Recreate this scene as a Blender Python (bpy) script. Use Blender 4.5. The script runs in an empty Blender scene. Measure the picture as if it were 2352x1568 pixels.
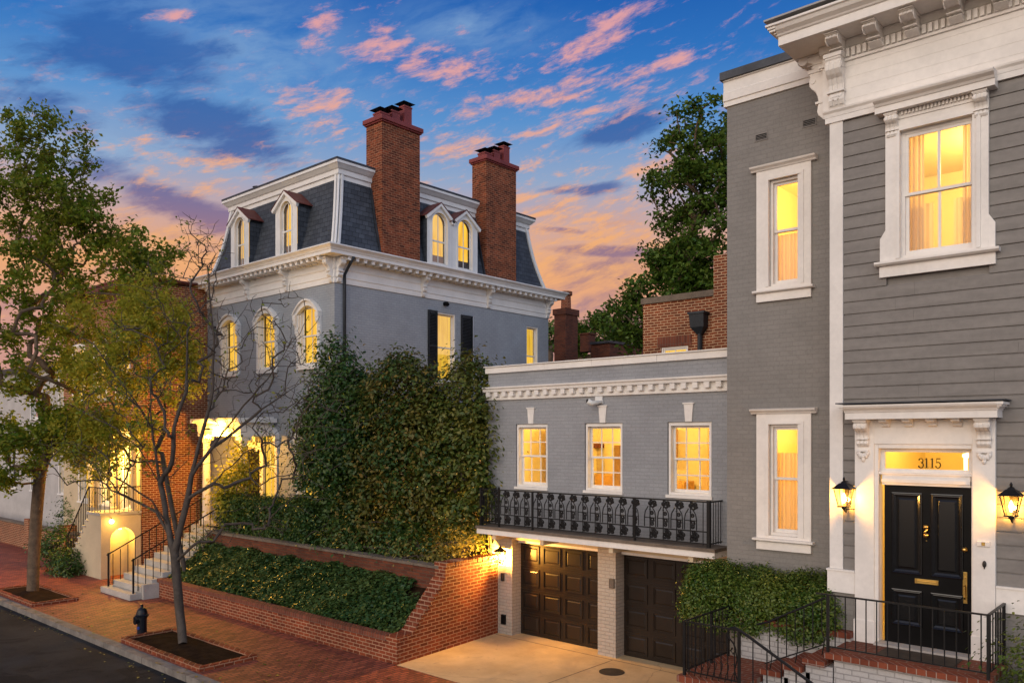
import bpy, bmesh, math, random
import numpy as np
from mathutils import Vector
R = math.radians
PI = math.pi
random.seed(7)
sc = bpy.context.scene
COL = sc.collection

# ------------------------------------------------------------------ camera, exposure
H = 4.6                                   # eye height above the pavement
F, CU, CV = 1872.0, 1176.0, 1003.0        # focal length, centre, horizon of the 2352 x 1568 picture
FW = (-0.6644, 0.7474); RT = (0.7474, 0.6644)
cam = bpy.data.cameras.new('camera'); camo = bpy.data.objects.new('camera', cam); COL.objects.link(camo)
camo.location = (0, 0, H)
camo.rotation_euler = (R(90), 0, math.atan2(FW[1], FW[0]) - R(90))
cam.sensor_width = 36; cam.lens = 36 * F / 2352; cam.shift_y = (CV - 784) / 2352
cam.clip_end = 3000; cam.clip_start = 0.1
sc.camera = camo
vs = sc.view_settings
vs.view_transform = 'Standard'; vs.look = 'None'; vs.gamma = 1; vs.exposure = 0.0; vs.use_curve_mapping = False
cy = sc.cycles
cy.max_bounces = 7; cy.diffuse_bounces = 3; cy.glossy_bounces = 3; cy.transmission_bounces = 4; cy.transparent_max_bounces = 12
cy.caustics_reflective = False; cy.caustics_refractive = False; cy.sample_clamp_indirect = 3; cy.blur_glossy = 0.5
cy.use_denoising = True
try: cy.denoiser = 'OPENIMAGEDENOISE'
except Exception: pass

def at(u, v, X=None, Y=None, Z=None, D=None):
    """the point on a wall plane (X=, Y=), a level (Z=) or at a distance (D=) along the sight line of a picture point"""
    r = (u - CU) / F; t = (CV - v) / F
    dx = FW[0] + RT[0] * r; dy = FW[1] + RT[1] * r
    if X is not None: k = X / dx
    elif Y is not None: k = Y / dy
    elif Z is not None: k = (Z - H) / t
    else: k = D
    return (dx * k, dy * k, H + t * k)
def xa(u, Y): return at(u, 0, Y=Y)[0]
def ya(u, X): return at(u, 0, X=X)[1]
def za(u, v, **k): return at(u, v, **k)[2]

# ------------------------------------------------------------------ node helper
class NG:
    def __init__(s, tree): s.t = tree; s.n = tree.nodes; s.l = tree.links
    def new(s, ty, **k):
        n = s.n.new(ty)
        for a, b in k.items(): setattr(n, a, b)
        return n
    def put(s, sock, val):
        if hasattr(val, 'is_output') or isinstance(val, bpy.types.NodeSocket): s.l.new(val, sock)
        else:
            if sock.type == 'RGBA' and len(val) == 3: val = (*val, 1)
            sock.default_value = val
    def m(s, op, a, b=None, c=None, clamp=False):
        n = s.new('ShaderNodeMath', operation=op, use_clamp=clamp)
        for i, x in enumerate((a, b, c)):
            if x is not None: s.put(n.inputs[i], x)
        return n.outputs[0]
    def mix(s, f, a, b, blend='MIX'):
        n = s.new('ShaderNodeMix', data_type='RGBA', blend_type=blend)
        s.put(n.inputs[0], f); s.put(n.inputs[6], a); s.put(n.inputs[7], b)
        return n.outputs[2]
    def comb(s, x, y, z=0.0):
        n = s.new('ShaderNodeCombineXYZ')
        for i, q in enumerate((x, y, z)): s.put(n.inputs[i], q)
        return n.outputs[0]
    def noise(s, vec, scale, detail=4, rough=.55, dist=0.0):
        n = s.new('ShaderNodeTexNoise'); s.put(n.inputs['Vector'], vec)
        n.inputs['Scale'].default_value = scale; n.inputs['Detail'].default_value = detail
        n.inputs['Roughness'].default_value = rough; n.inputs['Distortion'].default_value = dist
        return n.outputs['Fac']
    def ramp(s, fac, stops, interp='LINEAR'):
        n = s.new('ShaderNodeValToRGB'); s.put(n.inputs[0], fac); e = n.color_ramp; e.interpolation = interp
        while len(e.elements) < len(stops): e.elements.new(0.5)
        for el, (p, c) in zip(e.elements, stops):
            el.position = p; el.color = (c, c, c, 1) if not hasattr(c, '__len__') else (*c[:3], 1)
        return n.outputs[0]
    def step(s, x, a, b):
        n = s.new('ShaderNodeMapRange', interpolation_type='SMOOTHSTEP'); s.put(n.inputs[0], x)
        n.inputs[1].default_value = a; n.inputs[2].default_value = b
        n.inputs[3].default_value = 0; n.inputs[4].default_value = 1
        return n.outputs[0]

# ------------------------------------------------------------------ world: dusk sky
W = bpy.data.worlds.new('World'); sc.world = W; W.use_nodes = True
W.node_tree.nodes.clear(); g = NG(W.node_tree)
tc = g.new('ShaderNodeTexCoord'); sep = g.new('ShaderNodeSeparateXYZ'); g.l.new(tc.outputs['Generated'], sep.inputs[0])
dx, dy, dz = sep.outputs
el = g.m('MULTIPLY', g.m('ARCSINE', dz), 180 / PI)                       # degrees above the horizon
az = g.m('MULTIPLY', g.m('ARCTAN2', dx, dy), 180 / PI)                    # compass bearing, 0 = into the block
el01 = g.m('DIVIDE', g.m('MAXIMUM', el, 0.0), 60.0, clamp=True)
def sk(r_, g_, b_): return tuple(((c / 255 + .055) / 1.055) ** 2.4 for c in (r_, g_, b_))
base = g.ramp(el01, [(0.0, sk(205, 150, 140)), (.12, sk(218, 160, 145)), (.185, sk(250, 178, 118)), (.235, sk(215, 172, 160)), (.29, sk(150, 172, 205)),
                     (.35, sk(92, 150, 210)), (.41, sk(44, 118, 196)), (.47, sk(24, 98, 182)), (1.0, sk(22, 62, 128))])
rot = lambda k, sa, se, off=0.0: g.comb(g.m('MULTIPLY', g.m('ADD', az, g.m('MULTIPLY', el, k)), sa), g.m('MULTIPLY', g.m('SUBTRACT', el, g.m('MULTIPLY', az, .20)), se), off)
wv = g.new('ShaderNodeTexNoise'); g.l.new(rot(0, .10, .18, 5.0), wv.inputs[0]); wv.inputs['Scale'].default_value = 1.3; wv.inputs['Detail'].default_value = 4
def warped(vec, amt):
    a = g.new('ShaderNodeVectorMath', operation='SCALE'); g.l.new(wv.outputs['Color'], a.inputs[0]); a.inputs['Scale'].default_value = amt
    b = g.new('ShaderNodeVectorMath', operation='ADD'); g.l.new(vec, b.inputs[0]); g.l.new(a.outputs[0], b.inputs[1]); return b.outputs[0]
n1 = g.noise(warped(rot(-.6, .105, .30, 1.7), .5), 2.6, 9, .66)
n2 = g.noise(warped(rot(-.3, .09, .26, 9.3), .6), 1.7, 8, .62)
n3 = g.noise(warped(rot(-.5, .20, .50, 4.1), .4), 3.0, 6, .7)
def blob(a0, e0, sa, se, tilt=0.0):
    a = g.m('SUBTRACT', az, a0); e = g.m('SUBTRACT', g.m('SUBTRACT', el, e0), g.m('MULTIPLY', a, tilt))
    q = g.m('ADD', g.m('POWER', g.m('DIVIDE', a, sa), 2.0), g.m('POWER', g.m('DIVIDE', e, se), 2.0))
    return g.m('EXPONENT', g.m('MULTIPLY', q, -1.0))
def addb(l):
    o = l[0]
    for x in l[1:]: o = g.m('MAXIMUM', o, x)
    return o
def pix(u, v, su, sv, tilt=0.0):                                          # a cloud seen round that bearing and height
    r = (u - CU) / F
    a = math.degrees(math.atan2(FW[0] + RT[0] * r, FW[1] + RT[1] * r)); e = math.degrees(math.atan((CV - v) / F / math.sqrt(1 + r * r)))
    k = math.degrees(1 / F)
    return blob(a, e, su * k / (1 + r * r), sv * k / math.sqrt(1 + r * r), tilt)
pinkmask = addb([pix(1390, 85, 170, 45, .30), pix(950, 140, 190, 50, -.1), pix(1440, 200, 190, 50, .12), pix(1150, 235, 120, 22, .2), pix(1330, 265, 130, 30, .2),
                 pix(745, 60, 60, 50, .3), pix(690, 255, 160, 45, .15), pix(420, 375, 230, 45, -.1), pix(1040, 330, 110, 40, .1),
                 pix(1340, 500, 230, 95, -.12), pix(360, 560, 220, 60, -.05), pix(1330, 620, 160, 30, 0), pix(1540, 380, 160, 40, .1), pix(1560, 150, 90, 30, .3), pix(400, 40, 60, 20, .1)])
darkmask = addb([pix(440, 275, 230, 75, -.1), pix(400, 462, 240, 46, -.25), pix(300, 130, 260, 95, .0), pix(570, 345, 160, 50, 0), pix(120, 250, 160, 60, 0), pix(1380, 575, 150, 16, -.05),
                 pix(1430, 300, 110, 30, .2), pix(1330, 435, 130, 16, .02), pix(560, 310, 90, 30, .1), pix(1300, 530, 80, 10, -.1)])
palemask = addb([pix(520, 130, 320, 130, 0), pix(180, 330, 200, 90, 0), pix(1090, 70, 160, 50, 0)])
cloud_hi = g.ramp(g.m('DIVIDE', g.m('MAXIMUM', el, 0.0), 30.0, clamp=True),
                  [(0, sk(225, 170, 160)), (.42, sk(250, 180, 115)), (.6, sk(250, 180, 135)), (.8, sk(240, 172, 165)), (1, sk(235, 165, 170))])
cloud_dk = g.ramp(g.m('DIVIDE', g.m('MAXIMUM', el, 0.0), 30.0, clamp=True),
                  [(0, sk(165, 125, 140)), (.46, sk(135, 108, 142)), (.56, sk(72, 98, 162)), (.7, sk(46, 96, 168)), (.85, sk(36, 98, 176)), (1, sk(28, 88, 170))])
s1 = g.mix(g.m('MULTIPLY', g.m('MULTIPLY', palemask, g.step(n2, .28, .66)), .65), base, sk(150, 185, 220))
s1 = g.mix(g.m('MULTIPLY', g.m('MULTIPLY', g.step(n3, .50, .74), g.step(el, 27, 18)), .5), s1, cloud_hi)
dm = g.step(g.m('ADD', g.m('MULTIPLY', g.m('MAXIMUM', darkmask, g.m('MULTIPLY', g.m('MULTIPLY', g.step(el, 17, 12), g.step(el, 3, 7)), .36)), .72), g.m('MULTIPLY', g.m('SUBTRACT', n2, .5), 1.7)), .22, .66)
s2 = g.mix(g.m('MULTIPLY', dm, .85), s1, cloud_dk)
leftdim = g.m('MULTIPLY', pix(260, 120, 420, 230, 0), .22)
pf = g.m('ADD', g.m('SUBTRACT', g.m('MULTIPLY', pinkmask, .54), g.m('SUBTRACT', leftdim, g.m('MULTIPLY', g.m('SUBTRACT', n1, .5), 2.3))), g.m('MULTIPLY', g.m('SUBTRACT', n3, .5), 1.1))
shadowed = g.mix(g.m('MULTIPLY', g.step(n3, .55, .40), .55), cloud_hi, g.mix(.5, cloud_dk, cloud_hi))
s3 = g.mix(g.m('MULTIPLY', g.step(pf, .16, .80), .92), s2, shadowed)
s3 = g.mix(1.0, s3, (.90, .90, .92), 'MULTIPLY')
# the half of the sky behind the viewer: extra brightness added to fill the facades, warm low down, bluer overhead and towards +X
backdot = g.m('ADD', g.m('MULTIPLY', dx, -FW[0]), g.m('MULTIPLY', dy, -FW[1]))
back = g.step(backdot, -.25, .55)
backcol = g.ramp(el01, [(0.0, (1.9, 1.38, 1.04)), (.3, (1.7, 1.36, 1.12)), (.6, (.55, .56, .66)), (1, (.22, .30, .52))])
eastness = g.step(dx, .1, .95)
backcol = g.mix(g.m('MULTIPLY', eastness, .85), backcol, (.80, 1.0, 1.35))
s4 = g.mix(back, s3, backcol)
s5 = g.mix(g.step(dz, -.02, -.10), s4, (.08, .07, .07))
nish = g.new('ShaderNodeTexSky', sky_type='NISHITA', sun_disc=False)
nish.sun_elevation = R(2); nish.sun_rotation = R(180)
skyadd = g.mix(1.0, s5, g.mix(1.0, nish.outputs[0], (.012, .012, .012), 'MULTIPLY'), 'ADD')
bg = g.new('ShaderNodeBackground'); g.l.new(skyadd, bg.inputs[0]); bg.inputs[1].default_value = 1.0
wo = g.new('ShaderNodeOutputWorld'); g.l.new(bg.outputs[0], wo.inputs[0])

sunl = bpy.data.lights.new('sun', 'SUN'); suno = bpy.data.objects.new('sun', sunl); COL.objects.link(suno)
sunl.energy = 1.3; sunl.angle = R(60); sunl.color = (1.0, .93, .82)
suno.rotation_euler = Vector((-.10, .93, -.30)).to_track_quat('-Z', 'Y').to_euler()

# ------------------------------------------------------------------ materials
MATS = {}
def newmat(name):
    m = bpy.data.materials.new(name); m.use_nodes = True; m.node_tree.nodes.clear()
    return m, NG(m.node_tree)
def finish(m, g, shader):
    o = g.new('ShaderNodeOutputMaterial'); g.l.new(shader, o.inputs[0]); MATS[m.name] = m; return m
def bsdf(g, col, rough=.6, metal=0.0, normal=None, spec=.4):
    b = g.new('ShaderNodeBsdfPrincipled'); g.put(b.inputs['Base Color'], col); g.put(b.inputs['Roughness'], rough)
    b.inputs['Metallic'].default_value = metal; b.inputs['Specular IOR Level'].default_value = spec
    if normal is not None: g.l.new(normal, b.inputs['Normal'])
    return b.outputs[0]
def bump(g, h, strength=.3, dist=.02):
    n = g.new('ShaderNodeBump'); g.put(n.inputs['Height'], h); n.inputs['Strength'].default_value = strength; n.inputs['Distance'].default_value = dist
    return n.outputs[0]
def pos(g):
    n = g.new('ShaderNodeNewGeometry'); return n.outputs['Position']
def shade(c, k): return tuple(min(1, x * k) for x in c)
def paint(name, col, rough=.5, metal=0.0, var=.12, scale=2.0, bs=.0, bscale=60, spec=.4, streak=False):
    m, g = newmat(name); p = pos(g)
    if streak:
        q = g.new('ShaderNodeVectorMath', operation='MULTIPLY'); g.l.new(p, q.inputs[0]); q.inputs[1].default_value = (1, 1, 7); p2 = q.outputs[0]
    else: p2 = p
    n = g.noise(p2, scale, 6, .6); n2 = g.noise(p, scale * 11, 3)
    f = g.m('ADD', g.m('MULTIPLY', n, .7), g.m('MULTIPLY', n2, .3))
    c = g.mix(g.step(f, .3, .7), shade(col, 1 - var), shade(col, 1 + var))
    nm = bump(g, g.noise(p, bscale, 3), bs, .01) if bs else None
    return finish(m, g, bsdf(g, c, rough, metal, nm, spec))
def wallvec(g, floor=False, tile=None):
    s = g.new('ShaderNodeSeparateXYZ'); g.l.new(pos(g), s.inputs[0])
    if floor: return g.comb(s.outputs[0], s.outputs[1])
    return g.comb(g.m('ADD', s.outputs[0], s.outputs[1]), s.outputs[2])
def bricks(name, c1, c2, mortar, bw=.215, bh=.075, ms=.009, floor=False, bs=.5, rough=.8, var=.35, vscale=.8, swap=False, dark=None, offset=.5, mdist=.012):
    m, g = newmat(name); v = wallvec(g, floor)
    if swap:
        s = g.new('ShaderNodeSeparateXYZ'); g.l.new(v, s.inputs[0]); v = g.comb(s.outputs[1], s.outputs[0])
    wob = g.new('ShaderNodeVectorMath', operation='ADD'); g.l.new(v, wob.inputs[0])
    nz = g.new('ShaderNodeTexNoise'); g.l.new(pos(g), nz.inputs[0]); nz.inputs['Scale'].default_value = 6
    sc_ = g.new('ShaderNodeVectorMath', operation='SCALE'); g.l.new(nz.outputs['Color'], sc_.inputs[0]); sc_.inputs['Scale'].default_value = .012
    g.l.new(sc_.outputs[0], wob.inputs[1]); v = wob.outputs[0]
    b = g.new('ShaderNodeTexBrick'); g.l.new(v, b.inputs['Vector']); b.offset = offset
    b.inputs['Scale'].default_value = 1; b.inputs['Brick Width'].default_value = bw; b.inputs['Row Height'].default_value = bh
    b.inputs['Mortar Size'].default_value = ms; b.inputs['Mortar Smooth'].default_value = .25; b.inputs['Bias'].default_value = 0
    g.put(b.inputs['Color1'], c1); g.put(b.inputs['Color2'], c2); g.put(b.inputs['Mortar'], mortar)
    n = g.noise(pos(g), vscale, 6, .65); nf = g.noise(pos(g), 35, 4, .7)
    c = g.mix(g.step(n, .3, .7), b.outputs[0], g.mix(1.0, b.outputs[0], (1 - var, 1 - var, 1 - var), 'MULTIPLY'))
    c = g.mix(g.m('MULTIPLY', g.step(nf, .45, .75), .35), c, g.mix(1.0, c, (.55, .5, .48), 'MULTIPLY'))
    hgt = g.m('ADD', g.m('MULTIPLY', g.m('SUBTRACT', 1.0, b.outputs['Fac']), 1.0), g.m('MULTIPLY', nf, .5))
    return finish(m, g, bsdf(g, c, rough, 0, bump(g, hgt, bs, mdist), .3))
def emit(name, col, strength=1.0, clear=False):
    m, g = newmat(name); e = g.new('ShaderNodeEmission'); g.put(e.inputs[0], col); e.inputs[1].default_value = strength
    if not clear: return finish(m, g, e.outputs[0])
    t = g.new('ShaderNodeBsdfTransparent'); a = g.new('ShaderNodeAddShader'); g.l.new(t.outputs[0], a.inputs[0]); g.l.new(e.outputs[0], a.inputs[1])
    return finish(m, g, a.outputs[0])
def glass(name, tint=(1, 1, 1), gl=.1):
    m, g = newmat(name); t = g.new('ShaderNodeBsdfTransparent'); g.put(t.inputs[0], tint)
    gs = g.new('ShaderNodeBsdfGlossy'); gs.inputs['Roughness'].default_value = .03
    x = g.new('ShaderNodeMixShader'); fr = g.new('ShaderNodeFresnel'); fr.inputs[0].default_value = 1.5
    g.put(x.inputs[0], g.m('MINIMUM', g.m('MULTIPLY', fr.outputs[0], .8), .25)); g.l.new(t.outputs[0], x.inputs[1]); g.l.new(gs.outputs[0], x.inputs[2])
    return finish(m, g, x.outputs[0])
def litwin(name, base, strength, fold=5.0):
    """the lit room behind a far window: blind or curtain folds glowing from the lamp inside"""
    m, g = newmat(name); s = g.new('ShaderNodeSeparateXYZ'); g.l.new(pos(g), s.inputs[0])
    h = g.m('ADD', s.outputs[0], s.outputs[1])
    n = g.noise(g.comb(g.m('MULTIPLY', h, fold), g.m('MULTIPLY', s.outputs[2], .5)), 1.3, 3)
    n2 = g.noise(pos(g), 1.1, 2)
    c = g.mix(g.step(n, .3, .7), shade(base, .74), shade(base, 1.2)); c = g.mix(g.m('MULTIPLY', g.step(n2, .45, .65), .5), c, (1.0, .60, .12))
    e = g.new('ShaderNodeEmission'); g.l.new(c, e.inputs[0]); e.inputs[1].default_value = strength
    return finish(m, g, e.outputs[0])
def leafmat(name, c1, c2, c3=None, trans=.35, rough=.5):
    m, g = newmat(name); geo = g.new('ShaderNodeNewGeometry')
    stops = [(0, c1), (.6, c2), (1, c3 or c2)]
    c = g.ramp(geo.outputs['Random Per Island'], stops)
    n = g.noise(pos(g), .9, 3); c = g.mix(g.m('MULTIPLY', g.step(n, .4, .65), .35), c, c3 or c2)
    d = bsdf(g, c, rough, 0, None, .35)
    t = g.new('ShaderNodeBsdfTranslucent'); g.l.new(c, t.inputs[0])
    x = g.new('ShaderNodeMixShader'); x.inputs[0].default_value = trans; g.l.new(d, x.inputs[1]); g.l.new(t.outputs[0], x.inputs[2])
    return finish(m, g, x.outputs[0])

paint('white_paint', (.78, .735, .68), .5, var=.09, scale=1.3, bs=.12)
paint('cream_paint', (.56, .46, .31), .6, var=.08, bs=.1)
paint('house_white', (.76, .735, .70), .5, var=.08, bs=.1)
paint('siding_paint', (.205, .188, .172), .55, var=.17, scale=1.0, bs=.15, bscale=25, streak=True)
paint('black_paint', (.005, .005, .0055), .30, var=.3, spec=.14)
paint('shutter_paint', (.012, .016, .020), .5, var=.3)
paint('iron', (.008, .0075, .0075), .45, metal=0, var=.4, spec=.3)
paint('garage_door_paint', (.016, .011, .008), .32, var=.3, spec=.35)
paint('brass', (.65, .42, .12), .28, metal=1.0, var=.2)
paint('dark_metal', (.03, .035, .042), .5, metal=.4, var=.3)
paint('roof_metal', (.05, .055, .065), .5, metal=.3, var=.3)
paint('zinc', (.30, .29, .29), .5, metal=.2, var=.15)
paint('red_metal', (.12, .030, .022), .6, var=.25)
paint('chimney_red', (.22, .040, .036), .6, var=.2)
paint('stone_step', (.42, .39, .35), .75, var=.15, bs=.3)
paint('stone_cap', (.155, .12, .09), .85, var=.3, bs=.5)
m, g = newmat('curtain_cloth'); cc0 = (.86, .71, .48); d_ = bsdf(g, cc0, .9); t_ = g.new('ShaderNodeBsdfTranslucent'); g.put(t_.inputs[0], cc0); x_ = g.new('ShaderNodeMixShader'); x_.inputs[0].default_value = .6; g.l.new(d_, x_.inputs[1]); g.l.new(t_.outputs[0], x_.inputs[2]); finish(m, g, x_.outputs[0])
paint('far_white', (.46, .44, .42), .6, var=.1)
paint('door_gloss', (.006, .006, .0065), .2, var=.2, spec=.6)
paint('room_paint', (.86, .75, .46), .9, var=.06, scale=.8)
paint('room_wood', (.62, .36, .12), .6, var=.2)
paint('kerb_gap', (.09, .07, .05), .95, var=.5, scale=6)
paint('soil', (.024, .013, .007), 1.0, var=.45, scale=5, bs=.9, bscale=25, spec=.05)
paint('hydrant_paint', (.008, .009, .013), .35, var=.3, spec=.3)
paint('hydrant_blue', (.01, .04, .25), .4)
paint('camera_white', (.70, .70, .68), .4, var=.05)
paint('bark_grey', (.068, .053, .042), .9, var=.4, scale=6, bs=.9, bscale=22)
paint('bark_brown', (.13, .085, .052), .9, var=.4, scale=6, bs=.9, bscale=22)
paint('twig', (.10, .075, .06), .85, var=.3)
paint('mat_fibre', (.06, .045, .03), .95, var=.4, bs=.6)
paint('granite', (.30, .27, .24), .8, var=.25, bs=.4)
paint('cover_iron', (.045, .04, .035), .6, metal=.5, var=.3, scale=8)
bricks('grey_brick_blue', (.355, .382, .415), (.328, .353, .385), (.285, .308, .338), bs=.5, var=.17, rough=.65, mdist=.008)
bricks('grey_brick_pale', (.335, .342, .355), (.308, .315, .328), (.285, .291, .302), bs=.42, var=.17, rough=.6, mdist=.008)
bricks('grey_brick_warm', (.262, .247, .227), (.240, .226, .208), (.222, .209, .192), bs=.38, var=.14, rough=.6, ms=.006, mdist=.008)
bricks('white_brick', (.50, .485, .47), (.46, .45, .44), (.33, .32, .31), bs=.6, var=.1, rough=.6)
bricks('cream_brick', (.46, .40, .34), (.42, .37, .31), (.33, .29, .25), bs=.6, var=.1, rough=.65)
bricks('red_brick', (.30, .062, .020), (.15, .030, .010), (.46, .25, .145), bs=.7, ms=.011)
bricks('red_brick_house', (.30, .070, .022), (.15, .034, .012), (.58, .36, .21), bs=.7, ms=.014)
bricks('chimney_brick', (.36, .080, .027), (.11, .024, .010), (.42, .19, .10), bs=.9, ms=.012, var=.45, vscale=3)
bricks('red_brick_old', (.20, .055, .025), (.11, .032, .018), (.12, .07, .045), bs=.7, var=.4)
bricks('coping_brick', (.26, .075, .038), (.16, .045, .026), (.22, .14, .10), bw=.085, bh=.45, ms=.007, offset=0, bs=.9)
bricks('porch_brick', (.25, .066, .03), (.17, .042, .02), (.26, .17, .12), bw=.2, bh=.10, floor=True, bs=.6)
bricks('cap_brick', (.26, .066, .03), (.19, .047, .022), (.40, .30, .24), bw=.115, bh=.5, ms=.006, offset=0, bs=.8)
bricks('sidewalk_brick', (.45, .118, .062), (.20, .046, .028), (.085, .040, .030), bw=.21, bh=.105, ms=.011, floor=True, bs=.6, var=.35, vscale=.6, rough=.62, swap=True)
bricks('slate', (.085, .097, .116), (.052, .060, .074), (.016, .018, .022), bw=.24, bh=.155, ms=.007, bs=.7, var=.35, rough=.6)
# asphalt, concrete
def cracks(g, p, scale, width):
    w = g.new('ShaderNodeVectorMath', operation='ADD'); n = g.new('ShaderNodeTexNoise'); g.l.new(p, n.inputs[0]); n.inputs['Scale'].default_value = scale * 3; n.inputs['Detail'].default_value = 5
    q = g.new('ShaderNodeVectorMath', operation='SCALE'); g.l.new(n.outputs['Color'], q.inputs[0]); q.inputs['Scale'].default_value = .35 / scale; g.l.new(p, w.inputs[0]); g.l.new(q.outputs[0], w.inputs[1])
    v = g.new('ShaderNodeTexVoronoi', feature='DISTANCE_TO_EDGE'); g.l.new(w.outputs[0], v.inputs['Vector']); v.inputs['Scale'].default_value = scale
    return g.m('LESS_THAN', v.outputs['Distance'], width)
m, g = newmat('asphalt'); p = pos(g); n = g.noise(p, .5, 6, .65); nf = g.noise(p, 90, 3, .7); nb = g.noise(p, .9, 5, .6, .8)
c = g.mix(g.step(n, .35, .65), (.017, .0172, .018), (.036, .0355, .036)); c = g.mix(g.m('MULTIPLY', g.step(nf, .5, .7), .3), c, (.05, .046, .042))
c = g.mix(g.m('MULTIPLY', g.step(nb, .52, .60), .65), c, (.012, .011, .011)); c = g.mix(g.m('MULTIPLY', cracks(g, p, .3, .0025), .6), c, (.006, .006, .006))
finish(m, g, bsdf(g, c, .92, 0, bump(g, nf, .5, .01), .12))
m, g = newmat('concrete'); p = pos(g); n = g.noise(p, .9, 6, .65); nf = g.noise(p, 45, 4, .7); n3 = g.noise(p, 3.2, 5, .7, 1.2); n4 = g.noise(p, .6, 4, .6, 1.0)
c = g.mix(g.step(n, .3, .7), (.42, .31, .175), (.57, .43, .25)); c = g.mix(g.m('MULTIPLY', g.step(n3, .55, .75), .55), c, (.26, .20, .14)); c = g.mix(g.m('MULTIPLY', g.step(n4, .55, .68), .4), c, (.30, .24, .17))
c = g.mix(g.m('MULTIPLY', g.step(nf, .62, .72), .5), c, (.2, .16, .12)); c = g.mix(g.m('MULTIPLY', cracks(g, p, .21, .0016), .45), c, (.09, .07, .05))
finish(m, g, bsdf(g, c, .8, 0, bump(g, nf, .25, .008), .3))
m, g = newmat('kerb_stone'); p = pos(g); s = g.new('ShaderNodeSeparateXYZ'); g.l.new(p, s.inputs[0])
jx = g.m('FRACT', g.m('DIVIDE', s.outputs[0], 1.9)); jm = g.m('LESS_THAN', jx, .012); n = g.noise(p, 3, 6, .65)
c = g.mix(g.step(n, .3, .7), (.13, .115, .10), (.25, .22, .19)); c = g.mix(g.m('MULTIPLY', jm, .8), c, (.04, .035, .03))
finish(m, g, bsdf(g, c, .8, 0, bump(g, g.noise(p, 40, 4), .4, .01), .3))
litwin('lit_window', (1.0, .49, .040), 1.15)
litwin('lit_blind', (1.0, .52, .05), 1.1, 9)
emit('bulb', (1.0, .62, .22), 9.0, True)
emit('bulb_soft', (1.0, .66, .22), 3.0, True)
emit('ceiling_spot', (1.0, .85, .6), 4.0)
glass('window_glass'); glass('lamp_glass', (1, .93, .80), .05)
leafmat('leaf_street', (.080, .155, .012), (.165, .235, .020), (.290, .270, .034), .5)
leafmat('leaf_lampglow', (.26, .31, .026), (.40, .39, .042), (.52, .43, .055), .6)  # warm lamp glow put into the leaf colour, brighter than real leaves
leafmat('leaf_dark', (.016, .055, .011), (.040, .096, .018), (.105, .150, .026), .2, .38)
leafmat('leaf_bronze', (.024, .066, .012), (.065, .112, .017), (.250, .160, .028), .25, .42)
leafmat('leaf_olive', (.035, .080, .012), (.090, .125, .018), (.220, .185, .030), .25, .42)
leafmat('leaf_ivy', (.018, .052, .014), (.040, .085, .022), (.105, .140, .034), .15, .32)
leafmat('leaf_box', (.026, .070, .008), (.070, .135, .015), (.190, .220, .040), .25, .38)
leafmat('leaf_back', (.040, .095, .010), (.085, .155, .018), (.140, .195, .026), .3)
leafmat('leaf_lime', (.17, .17, .03), (.24, .21, .05), (.30, .26, .06), .4)

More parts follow.
